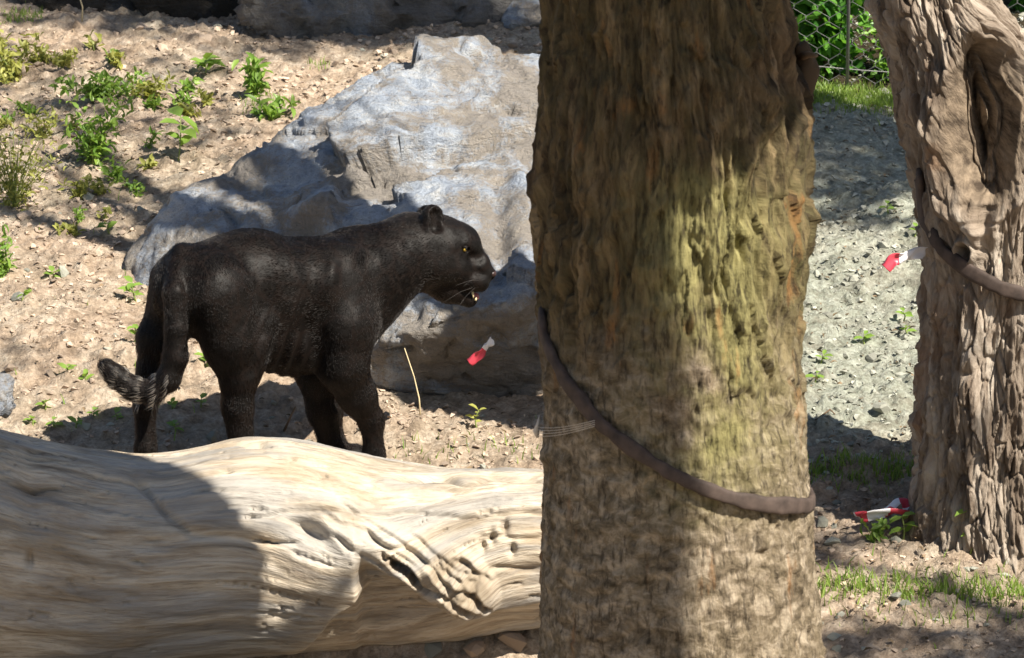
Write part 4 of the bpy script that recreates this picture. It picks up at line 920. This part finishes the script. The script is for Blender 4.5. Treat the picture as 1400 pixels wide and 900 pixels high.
for nm, sel, mat_, lab in (('gravel', ~right, M_STONE, 'fine tan gravel and crumbs of soil scattered over the dirt'), ('pale_gravel', right, M_STONE2, 'fine grey gravel on the pale slope left of the knotted tree')):
    b = MB(); xs_, ys_, zs_, ss_ = xg[sel], Yv[sel], zg[sel], sz[sel]
    for i in range(10):
        m = np.arange(len(xs_)) % 10 == i; v, t = small[i]; k = m.sum(); a = r.random(k) * 6.28; ca, sa = np.cos(a), np.sin(a)
        Vx = v[None, :, 0] * ca[:, None] - v[None, :, 1] * sa[:, None]; Vy = v[None, :, 0] * sa[:, None] + v[None, :, 1] * ca[:, None]; W = np.stack([Vx, Vy, np.broadcast_to(v[None, :, 2], Vx.shape)], -1) * ss_[m][:, None, None] + np.stack([xs_[m], ys_[m], zs_[m] + ss_[m] * .15], 1)[:, None]
        b.add(W.reshape(-1, 3), (np.arange(k)[:, None, None] * len(v) + t[None]).reshape(-1, 3))
    tag(b.build(nm, mat_, None, None, False), lab, None, None, 'stuff')
n = 1700; px = np.where(r.random(n) < .22, r.uniform(1090, 1300, n), r.uniform(-40, 1440, n)); Yv = 9.4 + 6.6 * r.random(n); xg = (px - 700) / F * Yv; k_ = ~on_log(xg, Yv); xg, Yv = xg[k_], Yv[k_]; n = len(xg); zg = g_full(xg, Yv)
V, T = leaves_np(np.stack([xg, Yv, zg + .012], 1), np.stack([r.normal(size=n), r.normal(size=n), .25 * r.normal(size=n)], 1), np.stack([.4 * r.normal(size=n), .4 * r.normal(size=n), np.ones(n)], 1), .010 + .022 * r.random(n) ** 2, .006 + .012 * r.random(n) ** 2, .25)
tag(obj('leaf_litter', mesh_np('leaf_litter', V, T), m_leaf('dry_leaf', (.04, .032, .02), (.24, .17, .10), .1, .7)), 'dry brown leaf scraps scattered over the dirt', None, None, 'stuff')

# ------------------------------------------------------------------ grass
LEAF_GRASS = m_leaf('grass_blade', (.10, .20, .03), (.27, .36, .08), .35); 
def blades(C, hgt, seed):
    r = np.random.default_rng(seed); n = len(C); a = r.random(n) * 6.28; lean = .35 * r.normal(size=(n, 2)); h = hgt * (.5 + .8 * r.random(n)); w_ = .0016 + .0014 * r.random(n)
    side = np.stack([np.cos(a), np.sin(a), 0 * a], 1); V = []
    for t, ww in ((0, 1), (.5, .8), (1, .05)):
        c = C + np.stack([lean[:, 0] * h * t * t, lean[:, 1] * h * t * t, h * t], 1); V += [c - side * (w_ * ww)[:, None], c + side * (w_ * ww)[:, None]]
    V = np.stack(V, 1); T = np.array([(0, 1, 3), (0, 3, 2), (2, 3, 5), (2, 5, 4)]); return V.reshape(-1, 3), (np.arange(n)[:, None, None] * 6 + T[None]).reshape(-1, 3)
r = np.random.default_rng(77); C = []
def gpatch(x0, x1, vf, n, sv):
    for _ in range(n):
        x = r.uniform(x0, x1); p = gp(x, vf(x) + sv * r.normal()); C.append(p)
gpatch(1105, 1250, lambda x: 650, 420, 7); gpatch(1105, 1410, lambda x: 797 + (x - 1120) * .10, 650, 9); gpatch(1120, 1410, lambda x: 815 + (x - 1120) * .08, 260, 22)
gpatch(1075, 1240, lambda x: 130 + (x - 1100) * .08, 3000, 8); gpatch(0, 60, lambda x: 24, 160, 5); gpatch(420, 450, lambda x: 92, 30, 3); gpatch(330, 390, lambda x: 150, 70, 7); gpatch(0, 735, lambda x: 300 + 250 * r.random(), 60, 90); gpatch(540, 735, lambda x: 620, 60, 12)
C = np.array(C); C[:, 2] = g_full(C[:, 0], C[:, 1]) - .004; far = C[:, 1] > 14.5
b = MB(); b.add(*blades(C[~far], .040, 3)); b.add(*blades(C[far], .036, 4))
tag(b.build('grass', LEAF_GRASS, None), 'short green grass blades in strips and tufts on the dirt', None, None, 'stuff')

# ------------------------------------------------------------------ weeds
LEAF_W = m_leaf('weed_leaf', (.10, .21, .035), (.27, .40, .08), .4, .4); LEAF_Y = m_leaf('yellow_weed_leaf', (.20, .22, .05), (.42, .42, .12), .35, .5); STEM = m_plain('green_stem', (.20, .25, .07), .6)
LEAF_ONE = None
def broadleaf(px, py, hpx, n, lpx, label, seed, mat=None, group=None, spread=1.0):
    """seedling with separate large leaves"""
    r = np.random.default_rng(seed); p = gp(px, py); p[2] = gz(p[0], p[1]) - .004; s = mpp(p[1]); root = empty('weed', p); tag(root, label, 'weed', group)
    hgt = hpx * s; t = np.linspace(0, 1, 7)[:, None]; P = np.array([.15 * hgt * r.normal(), .1 * hgt * r.normal(), hgt]) * t + np.array([.08 * hgt * r.normal(), 0, 0]) * np.sin(t * 3.1)
    b = MB(); b.add(*tube(P, np.linspace(.0035, .0018, 7), 6)); stem_o = b.build('stem', STEM, root)
    for k in range(n):
        q = P[min(6, 2 + int(5 * (k + 1) / n))] if n > 3 else P[6]; a = k * 2.4 + r.random(); d = np.array([math.cos(a) * spread, math.sin(a) * spread, .25 + .35 * r.normal()]); L = lpx * s * (.75 + .5 * r.random())
        V, T = leaves_np([q], [d], [[.1 * r.normal(), -.35, 1]], L, L * .62, .12); obj('leaf', mesh_np('leaf', V, T), mat or LEAF_W, stem_o)
def bushweed(px, py, wpx, hpx, n, lpx, label, seed, mat, group=None):
    r = np.random.default_rng(seed); p = gp(px, py); p[2] = gz(p[0], p[1]) - .004; s = mpp(p[1]); root = empty('weed', p); tag(root, label, 'weed', group); C = []; D = []; ns = max(5, n // 16); b = MB()
    for k in range(ns):
        e = np.array([r.uniform(-.5, .5) * wpx, r.uniform(-.5, .5) * wpx * .6, hpx * (.5 + .6 * r.random())]) * s; t = np.linspace(0, 1, 6)[:, None]; P = e * [1, 1, 0] * t ** 1.5 + e * [0, 0, 1] * t; b.add(*tube(P, np.linspace(.0022, .0008, 6), 4))
        m = n // ns; i = r.integers(1, 6, m); C.append(P[i] + .1 * s * hpx * r.normal(size=(m, 3)) * [1, 1, .6]); D.append(r.normal(size=(m, 3)) + [0, 0, .5])
    b.build('stems', STEM, root); C = np.concatenate(C); D = np.concatenate(D); k = len(C); C[:, 2] = np.maximum(C[:, 2], .004)
    V, T = leaves_np(C, D, r.normal(size=(k, 3)) * .5 + [0, -.3, 1], lpx * s * (.6 + .8 * r.random(k)), lpx * s * .5 * (.7 + .6 * r.random(k))); obj('foliage', mesh_np('foliage', V, T), mat, root)
broadleaf(244, 226, 60, 7, 34, 'tall light green weed with large leaves above the boulder left end', 1)
broadleaf(282, 106, 22, 9, 24, 'low rosette of round green leaves near the dark rocks', 2)
bushweed(140, 138, 120, 34, 330, 13, 'spreading yellow green weed patch across the middle of the dirt slope', 3, LEAF_W)
bushweed(205, 140, 70, 26, 130, 12, 'light green weed patch right of the spreading yellow green patch', 13, LEAF_Y)
bushweed(128, 230, 90, 80, 330, 13, 'upright dark green bushy weed below the spreading weed patch', 4, LEAF_W)
bushweed(18, 112, 90, 60, 260, 12, 'yellow green weed clump high on the slope above the half dry bush', 5, LEAF_Y)
bushweed(20, 285, 110, 115, 520, 9, 'tall half dry olive coloured weed bush on the slope', 6, LEAF_Y)
bushweed(2, 378, 50, 60, 150, 12, 'fresh green weed at the foot of the half dry bush', 7, LEAF_W)
bushweed(60, 190, 70, 36, 130, 10, 'thin olive weed just above the half dry bush', 17, LEAF_Y)
bushweed(110, 268, 70, 28, 100, 11, 'small pale weed between the half dry bush and the bushy weed', 18, LEAF_Y)
bushweed(85, 100, 60, 24, 90, 10, 'thin yellow green weed just below the grass tuft at the slope top', 21, LEAF_Y)
bushweed(160, 250, 40, 30, 60, 12, 'little green weed at the right foot of the bushy dark weed', 22, LEAF_W)
bushweed(352, 140, 55, 48, 110, 17, 'grassy green weed near the upper edge of the boulder', 8, LEAF_W)
bushweed(372, 168, 70, 22, 70, 17, 'low broad green weed touching the boulder edge', 19, LEAF_W)
broadleaf(150, 328, 14, 5, 17, 'tiny bright sprig left of the boulder tip', 9)
broadleaf(186, 412, 26, 8, 18, 'bright green sprig just behind the panther rump', 10)
broadleaf(184, 478, 22, 6, 16, 'green sprig beside the panther tail', 11)
broadleaf(283, 508, 14, 5, 16, 'bright sprig seen between the panther hind legs', 12)
for i, (x, y) in enumerate(((45, 582), (62, 560), (75, 588), (105, 590), (130, 574), (160, 575), (92, 515), (118, 520), (30, 420), (70, 380), (235, 560), (275, 560), (240, 590))):
    broadleaf(x, y, 12, 4, 15, 'tiny green seedling in the dirt between log and slope', 60 + i, None, 'seedlings behind the log')
broadleaf(652, 588, 26, 6, 15, 'bright seedling in the dirt under the boulder red tape', 14, LEAF_Y)
bushweed(1195, 742, 45, 34, 40, 14, 'weed propping up the crumpled tape by the knotted tree', 15, LEAF_W)
broadleaf(1235, 738, 34, 6, 22, 'leafy weed beside the crumpled tape', 16)
broadleaf(1326, 768, 62, 6, 20, 'slender green sprig at the foot of the knotted tree', 20)
for i, (x, y) in enumerate(((1122, 500), (1182, 470), (1243, 462), (1250, 332), (1115, 525), (1235, 440), (1215, 300))):
    broadleaf(x, y, 14, 4, 15, 'tiny green seedling on the pale slope left of the knotted tree', 90 + i, None, 'seedlings on the pale slope')
r2 = np.random.default_rng(404)
for i in range(26):
    x, y = r2.uniform(0, 330), r2.uniform(60, 330)
    if y > 330 - (x - 150) * 1.1 - 20: x *= .45
    bushweed(x, y, r2.uniform(20, 45), r2.uniform(10, 24), int(r2.uniform(20, 60)), r2.uniform(8, 13), 'small weed sprig scattered among the larger weeds on the dirt slope', 500 + i, LEAF_Y if r2.random() < .55 else LEAF_W, 'weed sprigs on the slope')
# dry stalk before the boulder, sticks
M_STRAW = m_plain('straw', (.55, .45, .27), .7)
def stalk(pxs, base, rad, label, name='dry_stalk', cat='stalk', mat=None):
    p0 = gp(*base); P = [at(x, y, p0[1] + dy) for x, y, dy in pxs]; b = MB(); b.add(*tube(P, np.linspace(rad, rad * .5, len(P)), 6)); o = b.build(name, mat or M_STRAW, None, P[0]); o.location = P[0]; tag(o, label, cat)
stalk([(575, 572, 0), (573, 545, 0), (566, 515, .01), (553, 476, .02)], (575, 572), .0035, 'dry straw stalk standing in front of the boulder beside the foreleg')
stalk([(630, 62, 0), (632, 40, 0), (635, 20, 0)], (628, 66), .004, 'thin dry stalk on top of the huge boulder') if False else None
stalk([(112, 32, 0), (113, 10, 0), (106, -12, .02)], (112, 32), .005, 'dry brown stem among the grass below the dark rocks')
stalk([(388, 590, 0), (397, 570, 0), (404, 556, .0)], (388, 590), .005, 'short dark stick poking up under the panther belly', 'stick', 'stick', LIMB)
stalk([(1115, 575, -.02), (1135, 560, 0), (1150, 575, .02)], (1125, 580), .004, 'bent dry twig on the shaded slope near the thick trunk', 'stick', 'stick', LIMB)
stalk([(1372, 776, 0), (1385, 766, 0), (1410, 772, .02)], (1372, 778), .007, 'exposed root stub at the knotted tree foot', 'stick', 'stick', LIMB)
